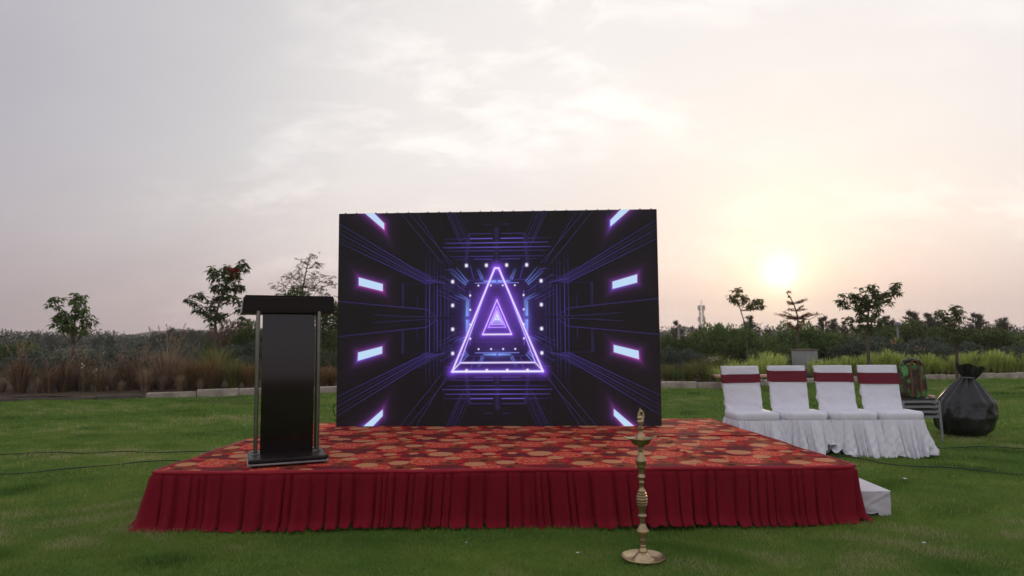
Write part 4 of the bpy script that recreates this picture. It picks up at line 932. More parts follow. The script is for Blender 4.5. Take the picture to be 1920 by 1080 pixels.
SHRUBS = {}
def shrub_mesh(kind, var, mt, leaf, n, seed, lumpy=6, flat=1.0):
    key = (kind, var)
    if key in SHRUBS: return SHRUBS[key]
    r = np.random.default_rng(seed); blobs = [(0, 0, .5, .42, .42, .42)]
    for i in range(lumpy * 2):
        a = r.uniform(0, 6.28); q = r.uniform(.25, .62); blobs.append((math.cos(a) * q, math.sin(a) * q, r.uniform(.2, .82) * flat, r.uniform(.16, .34), r.uniform(.16, .34), r.uniform(.12, .28)))
    P, d = blob_points(r, blobs, n); P[:, 2] = np.abs(P[:, 2]); D = d * .7 + np.array((0, 0, .35)) + r.normal(0, .55, (n, 3))
    Vv = leaves_at(P, D, leaf, leaf * .42, r)
    # sprigs poking out
    me = np_mesh(kind, Vv, quads(n)); me.materials.append(mt)
    st = MB()
    for i in range(9):
        a = r.uniform(0, 6.28); q = r.uniform(.1, .5); st.tube([(0, 0, 0), (math.cos(a) * q * .5, math.sin(a) * q * .5, .35), (math.cos(a) * q, math.sin(a) * q, r.uniform(.6, .85))], [.025, .014, .006], 5)
    ms = st.mesh('stem'); ms.materials.append(M['bark'])
    SHRUBS[key] = (me, ms); return SHRUBS[key]
SPEC = {'dark': ('leaf_dark', .085, 5200), 'mid': ('leaf_mid', .075, 5200), 'grey': ('leaf_grey', .075, 5600), 'rust': ('leaf_rust', .07, 4600), 'olive': ('leaf_scrub', .07, 3600)}
def shrub(px, y, wpx, toppx, kind, label, group, name='shrub', z0=.1):
    """shrub centred at picture column px, depth y, width in picture pixels, top at picture row toppx"""
    var = random.randrange(3); mk, leaf, n = SPEC[kind]; me, ms = shrub_mesh('foliage_' + kind, var, M[mk], leaf, n, hash_(kind, var))
    x = gx(px, y); W_ = wpx / FPX * y; H = max(.3, gz(px, toppx - 7, y) - z0) * (.86 if px < 640 else 1)
    root = tag(empty(name, (x, y, z0), random.uniform(0, 6.28)), label, 'shrub', group)
    f = link('foliage', me, None, root); s = link('stems', ms, None, root)
    for o in (f, s): o.scale = (W_ / 1.45, W_ / 1.45, H / .98)
    return root
def hash_(k, v): return sum(ord(c) for c in k) * 7 + v * 13

CLUMPS = {}
def clump_mesh(kind, var, h, n, spread, droop, wd, mt, plume=0):
    key = (kind, var)
    if key in CLUMPS: return CLUMPS[key]
    r = np.random.default_rng(hash_(kind, var)); a = r.uniform(0, 2 * np.pi, n); out = spread * r.uniform(.1, 1, n); hh = h * r.uniform(.45, 1.05, n); rb = .10 * h * np.sqrt(r.random(n))
    bx, by = np.cos(a) * rb, np.sin(a) * rb; ts = np.array([0, .3, .6, .85, 1.0]); rows = []
    sx, sy = -np.sin(a), np.cos(a)
    for t in ts:
        rad = out * t ** 1.5; z = hh * (t - droop * t ** 3 * r.uniform(.4, 1, n)); w_ = wd * (1 - t) ** .7 + .0006
        cx, cy = bx + np.cos(a) * rad + .02 * h * np.sin(t * 5 + a * 3), by + np.sin(a) * rad
        rows.append(np.stack([np.stack([cx - sx * w_, cy - sy * w_, z], -1), np.stack([cx + sx * w_, cy + sy * w_, z], -1)], 1))
    V = np.stack(rows, 1).reshape(-1, 3)  # n,5,2,3
    F = []; base = np.arange(n)[:, None] * 10; j = np.arange(4)[None, :] * 2; F = np.stack([base + j, base + j + 1, base + j + 3, base + j + 2], -1).reshape(-1, 4)
    me = np_mesh(kind, V, F); me.materials.append(mt); pm = None
    if plume:
        k = plume; a = r.uniform(0, 6.28, k); q = spread * r.uniform(.3, 1, k); top = h * r.uniform(.95, 1.3, k); PV = []
        for i in range(k):
            tip = np.array((math.cos(a[i]) * q[i], math.sin(a[i]) * q[i], top[i])); m_ = 26; tt = r.uniform(0, 1, m_)[:, None]; dr = np.array((math.cos(a[i]) * .5, math.sin(a[i]) * .5, 1.0)); dr /= np.linalg.norm(dr)
            P = tip - dr * (tt * .26 * h); D = dr + r.normal(0, .35, (m_, 3)); PV.append(leaves_at(P, D, .05 * h, .012 * h, r))
        PV = np.concatenate(PV); pm = np_mesh(kind + '_plume', PV, quads(len(PV) // 4)); pm.materials.append(M['straw'])
    CLUMPS[key] = (me, pm); return CLUMPS[key]
CK = {'brown': (1.0, 620, .42, .25, .0055, 'straw_dark', 16), 'straw': (1.0, 560, .46, .25, .0055, 'straw', 14), 'gold': (1.0, 800, .55, .38, .006, 'straw_gold', 0), 'lime': (1.0, 300, .75, .55, .013, 'leaf_lime', 0), 'olive': (1.0, 520, .55, .30, .006, 'leaf_olive', 0), 'green': (1.0, 420, .55, .35, .009, 'leaf_mid', 0)}
def grass_clump(px, y, h, kind, label, group, x=None, cat='ornamental grass', wide=1.0):
    var = random.randrange(3); p = CK[kind]; me, pm = clump_mesh('blades_' + kind, var, p[0], p[1], p[2], p[3], p[4], M[p[5]], p[6])
    root = tag(empty('grass_clump', (gx(px, y) if x is None else x, y, .05), random.uniform(0, 6.28)), label, cat, group)
    o = link('blades', me, None, root); o.scale = (h * wide, h * wide, h)
    if pm: o2 = tag(link('plumes', pm, None, root), kind='stuff'); o2.scale = (h * wide, h * wide, h)
    return root

def tree(name, px, y, base_z, path, clusters, mt, leaf, per, label, seed, style='broad', trunk_r=.045, group=None, cat='tree', depth=.8, flower=None, asp=.4):
    """young tree: trunk follows picture-measured bends; leaf clusters (px,py,r px) on limbs, spread in depth"""
    r = np.random.default_rng(seed); X0 = gx(px, y)
    root = tag(empty(name, (X0, y, base_z)), label, cat, group); s = y / FPX
    def loc(p, dy=0): return np.array((gx(p[0], y) - X0, dy, gz(p[0], p[1], y) - base_z))
    tp_ = [np.array((0, 0, -.05))] + [loc(p) for p in path]; mb = MB()
    mb.tube([tuple(p) for p in tp_], [trunk_r * (1 - .72 * i / (len(tp_) - 1)) for i in range(len(tp_))], 8)
    mb.build('trunk', M['bark'], root, True)
    lim = MB(); VV = []
    for (cx, cy, cr) in clusters:
        R_ = cr * s; dy = r.normal(0, 1) * depth * R_ * 1.2; c = loc((cx, cy), dy)
        # limb from the nearest lower trunk point
        cand = [p for p in tp_[1:] if p[2] < c[2] + R_ * .3] or [tp_[1]]; b = min(cand, key=lambda q: np.linalg.norm(q - c)); mid = (b + c) / 2 + np.array((0, 0, -.12 * np.linalg.norm(c - b)))
        lim.tube([tuple(b), tuple(mid), tuple(c)], [trunk_r * .42, trunk_r * .28, trunk_r * .14], 5)
        n = int(per * 1.55 * (cr / 14.0) ** 2)
        if style == 'whorl':      # leaves in drooping rosettes at twig ends
            k = max(5, n // 9); d = r.normal(0, 1, (k, 3)); d /= np.linalg.norm(d, axis=1, keepdims=True); tips = c + d * (r.uniform(.3, 1, k) ** .5)[:, None] * np.array((R_ * 1.05, R_ * depth, R_ * 1.0))
            for q in tips: lim.tube([tuple(c + (q - c) * .1), tuple(q)], [trunk_r * .12, trunk_r * .06], 4)
            P = np.repeat(tips, 9, 0); a = r.uniform(0, 6.28, len(P)); D = np.stack([np.cos(a), np.sin(a), r.uniform(-1.5, .15, len(P))], -1); P = P + D * leaf * .08
            VV.append(leaves_at(P, D, leaf, leaf * asp, r, .35))
        elif style == 'spiky':    # flat branch with short upright sprays
            k = n; t = r.uniform(0, 1, k); dirx = 1 if c[0] > b[0] else -1; e = c + np.array((dirx * R_ * .5, 0, R_ * .05)); P = b + (e - b) * t[:, None] + r.normal(0, .05 * R_ + .008, (k, 3))
            D = np.stack([dirx * r.uniform(.2, 1, k), r.normal(0, .6, k), r.uniform(-.1, .9, k)], -1); VV.append(leaves_at(P, D, leaf, leaf * asp, r, .6))
        elif style == 'wispy':    # thin arching sprays of narrow leaves
            k = max(4, n // 7)
            for _ in range(k):
                o_ = c + r.normal(0, .55, 3) * R_ * np.array((1, depth, .8)); a = r.uniform(0, 6.28); t = np.linspace(0, 1, 7)[:, None]
                arc = o_ + t * np.array((math.cos(a), math.sin(a) * .7, .4)) * R_ * .6 - t ** 2 * np.array((0, 0, .35)) * R_
                lim.tube([tuple(arc[0]), tuple(arc[3]), tuple(arc[6])], .003, 3, False)
                D = np.tile(np.array((math.cos(a), math.sin(a), -.45)), (7, 1)) + r.normal(0, .35, (7, 3)); VV.append(leaves_at(arc, D, leaf, leaf * asp, r, .4))
        else:
            P = c + (lambda d: d / np.linalg.norm(d, axis=1, keepdims=True) * (r.uniform(.15, 1, (n, 1)) ** .5))(r.normal(0, 1, (n, 3))) * np.array((R_, R_ * depth, R_ * .85))
            D = (P - c) + r.normal(0, .6, (n, 3)) * R_ + np.array((0, 0, -.2 * R_)); VV.append(leaves_at(P, D, leaf, leaf * asp, r, .6))
    tag(lim.build('limbs', M['bark'], root, True), kind='stuff')
    VV = np.concatenate(VV); link('crown', np_mesh('crown', VV, quads(len(VV) // 4)), mt, root)
    if flower:
        c = loc(flower[:2], -.25); n = 46; P = c + r.normal(0, 1, (n, 3)) * flower[2] * s * np.array((1, .6, .7)) * .55; D = r.normal(0, 1, (n, 3)) + np.array((0, -.3, .6))
        V2 = leaves_at(P, D, .11, .06, r); tag(link('flowers', np_mesh('flowers', V2, quads(n)), M['flower'], root), kind='stuff')
    return root
M['leaf_scrub'] = leaf_mat('scrub_leaves', [(.075, .065, .030), (.12, .10, .045), (.17, .14, .07), (.24, .19, .11)])
M['flower'] = leaf_mat('red_petals', [(.50, .025, .012), (.62, .05, .02), (.42, .02, .015)], .3)

# ------------------------------------------------------------------ trees
tree('tulip_tree', 405, 19.5, .1, [(404, 690), (403, 640), (402, 600), (408, 570), (418, 540), (430, 515)],
     [(436, 506, 17), (452, 500, 12), (416, 512, 13), (398, 520, 12), (388, 508, 8), (425, 528, 17), (440, 540, 12), (405, 538, 12), (410, 558, 13), (395, 568, 13), (375, 556, 10), (362, 562, 9), (372, 578, 12), (388, 588, 12), (402, 598, 13), (416, 590, 10), (436, 566, 8), (446, 582, 8), (452, 603, 11), (430, 556, 8)],
     M['leaf_dark'], .17, 74, 'young dark leaved tree with a red flower cluster, left of the lectern', 31, 'whorl', .055, flower=(441, 513, 9), asp=.34)
tree('wispy_tree', 560, 21, .1, [(560, 640), (562, 580), (566, 540), (572, 505), (578, 480)],
     [(579, 482, 11), (568, 498, 14), (590, 500, 12), (560, 520, 14), (584, 520, 15), (606, 522, 13), (545, 535, 14), (527, 540, 13), (575, 542, 16), (600, 545, 14), (618, 535, 9), (515, 555, 12), (612, 556, 10), (590, 565, 14), (536, 520, 8)],
     M['leaf_rust'], .12, 100, 'thin wispy pale tree rising behind the top of the lectern', 32, 'wispy', .04, asp=.16)
tree('bushy_tree', 618, 20, .1, [(618, 690), (618, 640), (617, 600)],
     [(618, 590, 18), (600, 600, 18), (632, 580, 16), (640, 610, 20), (610, 620, 20), (548, 552, 15), (530, 560, 12), (565, 560, 14), (630, 640, 22), (600, 640, 18)],
     M['leaf_dark'], .11, 150, 'dense dark green tree between the lectern and the screen', 33, 'broad', .05)
tree('small_tree', 138, 17.5, .1, [(138, 700), (137, 650), (138, 600), (138, 560)],
     [(140, 560, 14), (125, 570, 13), (152, 575, 12), (148, 592, 14), (130, 595, 15), (156, 607, 13), (118, 590, 12), (138, 612, 15), (158, 622, 9), (120, 615, 13), (112, 604, 9)],
     M['leaf_mid'], .15, 78, 'bright green young tree standing at the far left', 34, 'whorl', .05, asp=.34)
tree('thin_tree', 1398, 21, .1, [(1400, 660), (1397, 610), (1390, 585), (1385, 565), (1383, 552)],
     [(1380, 551, 9), (1371, 558, 7), (1390, 548, 8), (1384, 563, 8), (1398, 568, 9), (1412, 566, 7), (1424, 566, 6), (1404, 577, 7), (1415, 577, 8), (1427, 575, 5), (1396, 558, 6)],
     M['leaf_olive'], .15, 90, 'thin young tree with two flat sprays of leaves, left of the sun', 35, 'whorl', .028, asp=.34, depth=.6)
tree('sun_reddened_tree', 1494, 22, .1, [(1494, 660), (1495, 620), (1497, 600), (1494, 585), (1490, 572), (1484, 560), (1477, 550)],
     [(1478, 552, 7), (1484, 560, 7), (1488, 568, 8), (1500, 568, 12), (1510, 564, 9), (1484, 574, 9), (1502, 577, 9), (1488, 583, 9), (1506, 583, 8), (1508, 592, 16), (1528, 591, 12), (1542, 591, 7), (1478, 588, 9), (1472, 593, 12), (1460, 592, 8), (1476, 600, 14), (1490, 600, 14), (1503, 604, 12), (1482, 610, 14), (1466, 607, 8)],
     M['leaf_sunlit'], .085, 110, 'small tree with flat branches painted sun red, right under the sun', 36, 'spiky', .04, asp=.22)
tree('broadleaf_tree', 1627, 20, .1, [(1626, 665), (1627, 630), (1628, 605), (1630, 585), (1634, 570), (1640, 560)],
     [(1588, 556, 9), (1582, 566, 7), (1600, 556, 12), (1612, 552, 11), (1604, 570, 11), (1590, 575, 8), (1620, 564, 14), (1634, 548, 10), (1640, 540, 7), (1636, 562, 13), (1652, 560, 12), (1664, 556, 11), (1672, 564, 9), (1680, 548, 8), (1674, 538, 7), (1690, 536, 7), (1688, 551, 5), (1655, 576, 10), (1640, 580, 12), (1622, 582, 13), (1606, 586, 9), (1600, 600, 9), (1614, 600, 11), (1630, 600, 12), (1646, 594, 9), (1652, 603, 7), (1618, 615, 10), (1634, 616, 10), (1602, 614, 7), (1645, 612, 7)],
     M['leaf_dark'], .145, 84, 'broad crowned young tree with drooping leaves above the right hand chairs', 37, 'whorl', .055, asp=.34)
tree('edge_tree', 1790, 20, .1, [(1792, 660), (1790, 620), (1790, 590)],
     [(1776, 590, 11), (1790, 582, 13), (1804, 590, 12), (1768, 604, 8), (1784, 606, 14), (1800, 610, 13), (1772, 622, 11), (1792, 628, 15), (1812, 622, 10), (1778, 640, 12), (1764, 590, 5)],
     M['leaf_dark'], .13, 90, 'dark young tree at the far right beyond the black bag', 38, 'whorl', .05, asp=.34)

# feathery far trees
def feather_mesh(var):
    r = np.random.default_rng(60 + var); mb = MB(); mb.tube([(0, 0, 0), (.02, 0, .5), (0, 0, .95)], [.03, .02, .005], 6); VV = []
    for i in range(46):
        t = r.uniform(.22, .95); a = r.uniform(0, 6.28); L_ = .40 * (1.08 - t) * r.uniform(.6, 1.2); b = np.array((.02, 0, t)); e = b + np.array((math.cos(a) * L_, math.sin(a) * L_, L_ * r.uniform(.35, 1.0)))
        mb.tube([tuple(b), tuple(e)], [.006, .002], 3, False); k = 34; s = r.uniform(.2, 1, k)[:, None]; P = b + (e - b) * s; D = (e - b) + r.normal(0, .10, (k, 3)) + np.array((0, 0, .05)); VV.append(leaves_at(P, D, .085, .014, r, .6))
    V = np.concatenate(VV); me = np_mesh('needles', V, quads(len(V) // 4)); me.materials.append(M['casuarina']); tm = mb.mesh('trunk'); tm.materials.append(M['bark']); return me, tm
FE = [feather_mesh(i) for i in range(4)]
def feather_tree(px, y, top, wide, label, i, group='feathery trees beyond the planting'):
    root = tag(empty('feathery_tree', (gx(px, y), y, 0), random.uniform(0, 6)), label, 'tree', group); H = gz(px, top, y)
    me, tm = FE[i % 4]
    for nm, q in (('crown', me), ('trunk', tm)): o = link(nm, q, None, root); o.scale = (H * wide, H * wide, H * 1.02)
for i, (px, y, top, wd_, lab) in enumerate((
    (1269, 40, 606, .8, 'lone slim feathery tree just right of the screen edge'), (1405, 38, 596, .9, 'feathery tree behind the thin tree left of the sun'),
    (1545, 42, 598, 1.0, 'feathery tree just right of the sun reddened tree'), (1562, 44, 602, .9, 'second feathery tree right of the sun reddened tree'), (1583, 45, 606, .8, 'short feathery tree left of the broad crowned tree'),
    (1668, 44, 596, 1.0, 'feathery tree right of the broad crowned tree trunk'), (1708, 42, 588, 1.1, 'tallest feathery tree at the right'), (1722, 46, 604, 1.1, 'low feathery tree beside the tallest one at right'),
    (1742, 48, 592, 1.2, 'sparse feathery tree near the right edge'), (1756, 50, 598, 1.2, 'last feathery tree before the edge tree'), (1830, 46, 592, 1.2, 'feathery tree beyond the edge tree'), (1880, 44, 600, 1.2, 'outermost feathery tree at right'),
    (1350, 44, 612, 1.1, 'feathery tree right of the radio mast'), (1310, 46, 616, 1.1, 'feathery tree below the radio mast'), (1438, 50, 622, 1.0, 'faint feathery tree below and left of the sun'))):
    feather_tree(px, y, top, wd_, lab, i)

# ------------------------------------------------------------------ shrubs, right side
RS = [('dark', 1256, 22.5, 62, 640, 'dark shrub against the right edge of the screen'), ('grey', 1262, 21.0, 70, 662, 'grey green shrub at the right edge of the screen'), ('grey', 1300, 21.8, 74, 668, 'grey green shrub left of the white flower head'),
      ('mid', 1318, 24, 88, 622, 'green rounded shrub below the radio mast'), ('mid', 1360, 24.5, 90, 618, 'green shrub below the thin tree'), ('mid', 1398, 23.5, 86, 618, 'dark shrub left of the cabinet'), ('dark', 1345, 22.4, 80, 648, 'dark low shrub behind the first chair'),
      ('mid', 1432, 25, 84, 636, 'mid green shrub behind the second chair'), ('mid', 1466, 26, 80, 634, 'leafy green shrub left of the cabinet top'), ('mid', 1500, 24.5, 110, 614, 'broad flat topped green shrub under the sun reddened tree'),
      ('mid', 1548, 24, 96, 626, 'green shrub behind the third chair'), ('mid', 1470, 23.2, 90, 650, 'low green shrub just left of the cabinet'), ('dark', 1590, 26, 90, 634, 'dark shrub left of the broad crowned tree'), ('grey', 1590, 22.8, 90, 650, 'grey green shrub behind the fourth chair, left one'),
      ('grey', 1636, 23.2, 96, 644, 'grey green shrub under the broad crowned tree'), ('dark', 1650, 30, 110, 618, 'dark shrub mass right of the broad crowned tree'), ('grey', 1682, 22.8, 90, 652, 'grey green shrub behind the tote bag'), ('mid', 1672, 24, 40, 640, 'small green shrub with pale blooms above the bag'),
      ('dark', 1712, 30, 110, 614, 'dark rounded shrub beside the lamp post'), ('grey', 1724, 24, 100, 640, 'grey green shrub at the right, upper one'), ('grey', 1756, 22.6, 90, 654, 'grey green shrub at the right, lower one'), ('dark', 1775, 27, 90, 622, 'dark shrub under the edge tree'),
      ('grey', 1810, 23.5, 100, 645, 'grey green shrub beyond the edge tree'), ('dark', 1860, 25, 110, 625, 'dark shrub far right'), ('grey', 1890, 22.8, 90, 655, 'grey green shrub far right'), ('mid', 1930, 24, 110, 630, 'green shrub outermost at right'),
      ('mid', 1432, 22.5, 60, 664, 'small green shrub behind the gap between the first two chairs'), ('mid', 1735, 22.0, 30, 668, 'small green tuft shrub with pink blooms right of the bag')]
for k, px, y, wpx, top, lab in RS: shrub(px, y, wpx, top, k, lab, 'shrubs in the right hand planting')
# left side shrubs
LS = [('olive', 188, 17.6, 40, 690, 'low olive scrub right of the young left tree'), ('rust', 236, 17.9, 46, 684, 'low rusty scrub in the middle of the dry bed'), ('olive', 272, 18.2, 50, 676, 'olive brown scrub left of the pale kerb end'), ('rust', 330, 18.4, 44, 672, 'rusty scrub left of the golden grass'), ('olive', 160, 18.6, 54, 674, 'olive scrub around the young left tree trunk'), ('rust', 112, 17.4, 50, 686, 'low rusty scrub left of the young tree'), ('olive', 48, 17.6, 60, 680, 'olive scrub near the left border of the dry bed'),
      ('rust', 440, 25, 80, 588, 'reddish brown bush behind the lectern top'), ('rust', 405, 27, 60, 606, 'rusty bush behind the red flowered tree'), ('dark', 462, 24, 60, 600, 'dark bush touching the lectern top'), ('grey', 395, 23, 90, 650, 'grey green shrub below the red flowered tree'), ('grey', 445, 22.5, 90, 644, 'grey green shrub left of the lectern'),
      ('grey', 350, 26, 100, 648, 'grey green shrub behind the golden grass'), ('dark', 402, 21.5, 40, 640, 'dark leafy shoots at the foot of the red flowered tree'), ('grey', 470, 21.6, 60, 668, 'low grey green shrub beside the lectern post'), ('grey', 612, 22.5, 70, 650, 'grey green shrub between lectern and screen'),
      ('dark', 600, 24, 80, 610, 'dark bush right of the lectern'), ('rust', 600, 20.0, 34, 688, 'small rusty shrub between lectern and screen'), ('grey', 300, 28, 120, 655, 'grey green shrub among the dry grasses'), ('grey', 230, 27, 120, 652, 'grey green shrub behind the dry grasses'),
      ('grey', 160, 24, 110, 655, 'grey green shrub at far left'), ('grey', 80, 24, 120, 655, 'grey green shrub left of the young tree'), ('dark', 30, 25, 110, 640, 'dark shrub outermost at left'), ('dark', 530, 24, 110, 600, 'dark shrub hidden behind the lectern'), ('mid', 560, 22, 90, 650, 'green shrub behind the lectern panel')]
for k, px, y, wpx, top, lab in LS: shrub(px, y, wpx, top, k, lab, 'shrubs in the left hand planting')

def backing_scrub():
    r = np.random.default_rng(400); VV = []
    for x in np.arange(-5.5, 5.5, .62):
        y = r.uniform(20.5, 24); h = r.uniform(.9, 1.7); bl = [(x + r.uniform(-.5, .5), y + r.uniform(-.5, .5), h * r.uniform(.2, .7), .5, .5, h * .32) for _ in range(6)]
        P, d = blob_points(r, bl, 1500); P[:, 2] = np.abs(P[:, 2]) + .1; VV.append(leaves_at(P, d + r.normal(0, .5, P.shape), .08, .035, r))
    V = np.concatenate(VV); tag(link('scrub', np_mesh('scrub', V, quads(len(V) // 4)), M['leaf_dark']), 'dark green scrub filling the bed behind the screen', 'scrub', kind='stuff')
backing_scrub()

# ------------------------------------------------------------------ ornamental grasses
def gname(i, n, words): return words
lg = [(168, 16.6, 1.45, 'brown'), (196, 16.9, 1.35, 'brown'), (150, 17.4, 1.6, 'brown'), (225, 16.7, 1.05, 'straw'), (250, 17.2, 1.15, 'brown'), (276, 16.9, 1.1, 'straw'), (300, 17.2, 1.45, 'straw'), (318, 17.6, 1.6, 'straw'), (290, 17.8, 1.5, 'brown'), (336, 17.4, 1.35, 'straw'), (128, 16.7, 1.4, 'brown'),
      (100, 16.6, 1.2, 'brown'), (70, 16.6, 1.4, 'straw'), (40, 16.8, 1.3, 'brown'), (10, 16.6, 1.4, 'straw'), (-20, 16.6, 1.2, 'brown'), (210, 17.6, 1.4, 'straw'), (180, 18.0, 1.5, 'straw'), (238, 18.2, 1.3, 'straw'), (264, 18.3, 1.3, 'brown')]
wd = {'brown': 'dark brown dry grass clump', 'straw': 'pale straw coloured plumed grass clump', 'gold': 'golden orange fountain grass clump', 'lime': 'lime green arching leaf clump', 'olive': 'olive green upright grass clump', 'green': 'green leafy clump'}
def where_left(px): return 'left of the photograph edge tree' if px < 120 else 'under the young tree at far left' if px < 185 else 'in the dry bed left of centre gap' if px < 260 else 'beside the start of the pale kerb'
lg_names = {168: 'in front of the young tree', 196: 'just right of the young tree', 150: 'at the foot of the young tree', 225: 'low, two clumps right of the young tree', 250: 'low and dark in the middle of the dry bed', 276: 'left of the pale kerb end', 300: 'tall, at the pale kerb end', 318: 'the tallest, above the pale kerb end',
            290: 'behind the pale kerb end', 336: 'next to the golden grass', 128: 'left of the young tree trunk', 100: 'first beyond the young tree', 70: 'second beyond the young tree', 40: 'third beyond the young tree', 10: 'fourth beyond the young tree', -20: 'outermost at left', 210: 'behind the low dry clumps, left one', 180: 'behind the young tree, right side', 238: 'behind the low dry clumps, right one', 264: 'behind the dark middle clump'}
for px, y, h, k in lg: grass_clump(px + random.uniform(-6, 6), y + random.uniform(-.2, .7), h * random.choice((.36, .5, .62, .7, .84)), k, wd[k] + ' ' + lg_names[px], 'dry grasses on the left')
for px, y, h, k, lab in ((362, 17.6, 1.05, 'gold', 'golden orange fountain grass, leftmost, left of the red flowered tree'), (396, 17.5, 1.08, 'gold', 'golden orange fountain grass below the red flowered tree'), (404, 18.2, 1.45, 'olive', 'upright yellow green grass tuft at the tree foot'), (440, 17.7, 1.05, 'olive', 'olive green grass clump left of the lectern post'),
                         (468, 17.8, .92, 'gold', 'golden grass clump half hidden by the lectern post'), (606, 18.2, .8, 'gold', 'rusty grass clump between lectern and screen'), (622, 18.4, .7, 'gold', 'rusty grass clump beside the screen edge'), (520, 18.2, .9, 'gold', 'golden grass clump behind the lectern'), (340, 17.1, .55, 'straw', 'low straggly straw clump over the pale kerb'), (378, 17.2, .45, 'straw', 'low straw clump in front of the golden grass'),
                         (1250, 19.2, .75, 'olive', 'olive grass clump beside the right screen edge'), (1290, 19.2, .8, 'olive', 'olive grass clump with yellow flowers behind the kerb'), (1318, 19.6, .9, 'olive', 'olive clump left of the bright green plant'), (1340, 19.8, 1.05, 'olive', 'tall olive clump with a long upright blade'), (1372, 17.85, .85, 'lime', 'bright lime plant spilling over the kerb by the first chair'),
                         (1352, 18.3, .8, 'lime', 'lime arching plant at the kerb left of the first chair'), (1268, 18.9, .55, 'green', 'low green clump behind the kerb by the screen')):
    grass_clump(px, y, h, k, lab, 'ornamental grasses along the kerb')
# lime leaf hedge: one mass of arching blades
def lime_hedge():
    r = np.random.default_rng(77); VV = []; FF = []; off = 0
    for px in range(1375, 2080, 12):
        for row in range(4):
            y = 19.3 + row * .62 + r.uniform(-.25, .25) + max(0, (px - 1500)) * .0045; x = gx(px + r.uniform(-6, 6), y)
            if y < kerb_y(x) + .5: y = kerb_y(x) + .5 + .3 * row
            if abs(px - 1503) < 34 and y < 22.4: continue
            h = r.uniform(.80, 1.25) * (1 + .16 * math.sin(px * .031) + .10 * math.sin(px * .083 + row)) * (1 + .0 * row); n = 70; a = r.uniform(0, 2 * np.pi, n); out = .52 * r.uniform(.15, 1, n); hh = h * r.uniform(.5, 1.08, n); sx, sy = -np.sin(a), np.cos(a); rows = []
            for t in (0, .35, .7, 1.0):
                rad = out * t ** 1.4; z = .08 + hh * (t - .42 * t ** 3); w_ = .014 * (1 - t) ** .6 + .001; cx, cy = x + np.cos(a) * rad, y + np.sin(a) * rad
                rows.append(np.stack([np.stack([cx - sx * w_, cy - sy * w_, z], -1), np.stack([cx + sx * w_, cy + sy * w_, z], -1)], 1))
            V = np.stack(rows, 1).reshape(-1, 3); base = np.arange(n)[:, None] * 8 + off; j = np.arange(3)[None, :] * 2
            FF.append(np.stack([base + j, base + j + 1, base + j + 3, base + j + 2], -1).reshape(-1, 4)); VV.append(V); off += len(V)
    tag(link('leafy_border', np_mesh('leafy_border', np.concatenate(VV), np.concatenate(FF)), M['leaf_lime']), 'yellow green border of arching strappy leaves behind the chairs', 'border plants', kind='stuff')
lime_hedge()
# small blooms
def blooms(name, px, py, y, n, sp, m, label, size=.05):
    r = np.random.default_rng(int(px)); c = np.array((gx(px, y), y, gz(px, py, y))); P = r.normal(0, 1, (n, 3)) * np.array((sp, sp, sp * .4)); D = r.normal(0, 1, (n, 3)) + np.array((0, -.4, .6))
    V = leaves_at(P, D, size, size * .7, r); root = tag(empty(name, (c[0], c[1], .1)), label, 'flower'); o = link('petals', np_mesh('petals', V, quads(n)), m, root); o.location = (0, 0, c[2] - .1)
    MB().tube([(0, 0, -.1), (.01, 0, c[2] * .5), (0, 0, c[2] - .1)], .008, 5).build('stem', M['leaf_mid'], root)
M['petal_white'] = leaf_mat('white_petals', [(.55, .53, .50), (.70, .68, .62)], .3); M['petal_yellow'] = leaf_mat('yellow_petals', [(.42, .30, .03), (.50, .38, .06)], .3); M['petal_pink'] = leaf_mat('salmon_petals', [(.50, .24, .16), (.60, .34, .24)], .3)
blooms('flowering_plant', 1338, 676, 19.6, 60, .10, M['petal_white'], 'round white flower head left of the first chair')
blooms('flowering_plant', 1292, 702, 19.2, 26, .14, M['petal_yellow'], 'yellow flowers low behind the kerb by the screen')
blooms('flowering_plant', 1672, 643, 23.2, 22, .13, M['petal_pink'], 'salmon blooms on the grey shrub above the tote bag', .07)
blooms('flowering_plant', 1650, 665, 22.0, 14, .08, M['petal_pink'], 'salmon blooms just left of the tote bag', .06)
blooms('flowering_plant', 1726, 658, 22.2, 14, .12, M['petal_pink'], 'salmon blooms right of the tote bag', .06)
blooms('flowering_plant', 158, 687, 16.2, 8, .05, M['petal_white'], 'pale seed heads at the far left, upper ones'); blooms('flowering_plant', 182, 698, 16.2, 6, .04, M['petal_white'], 'pale seed head right of the young tree trunk')

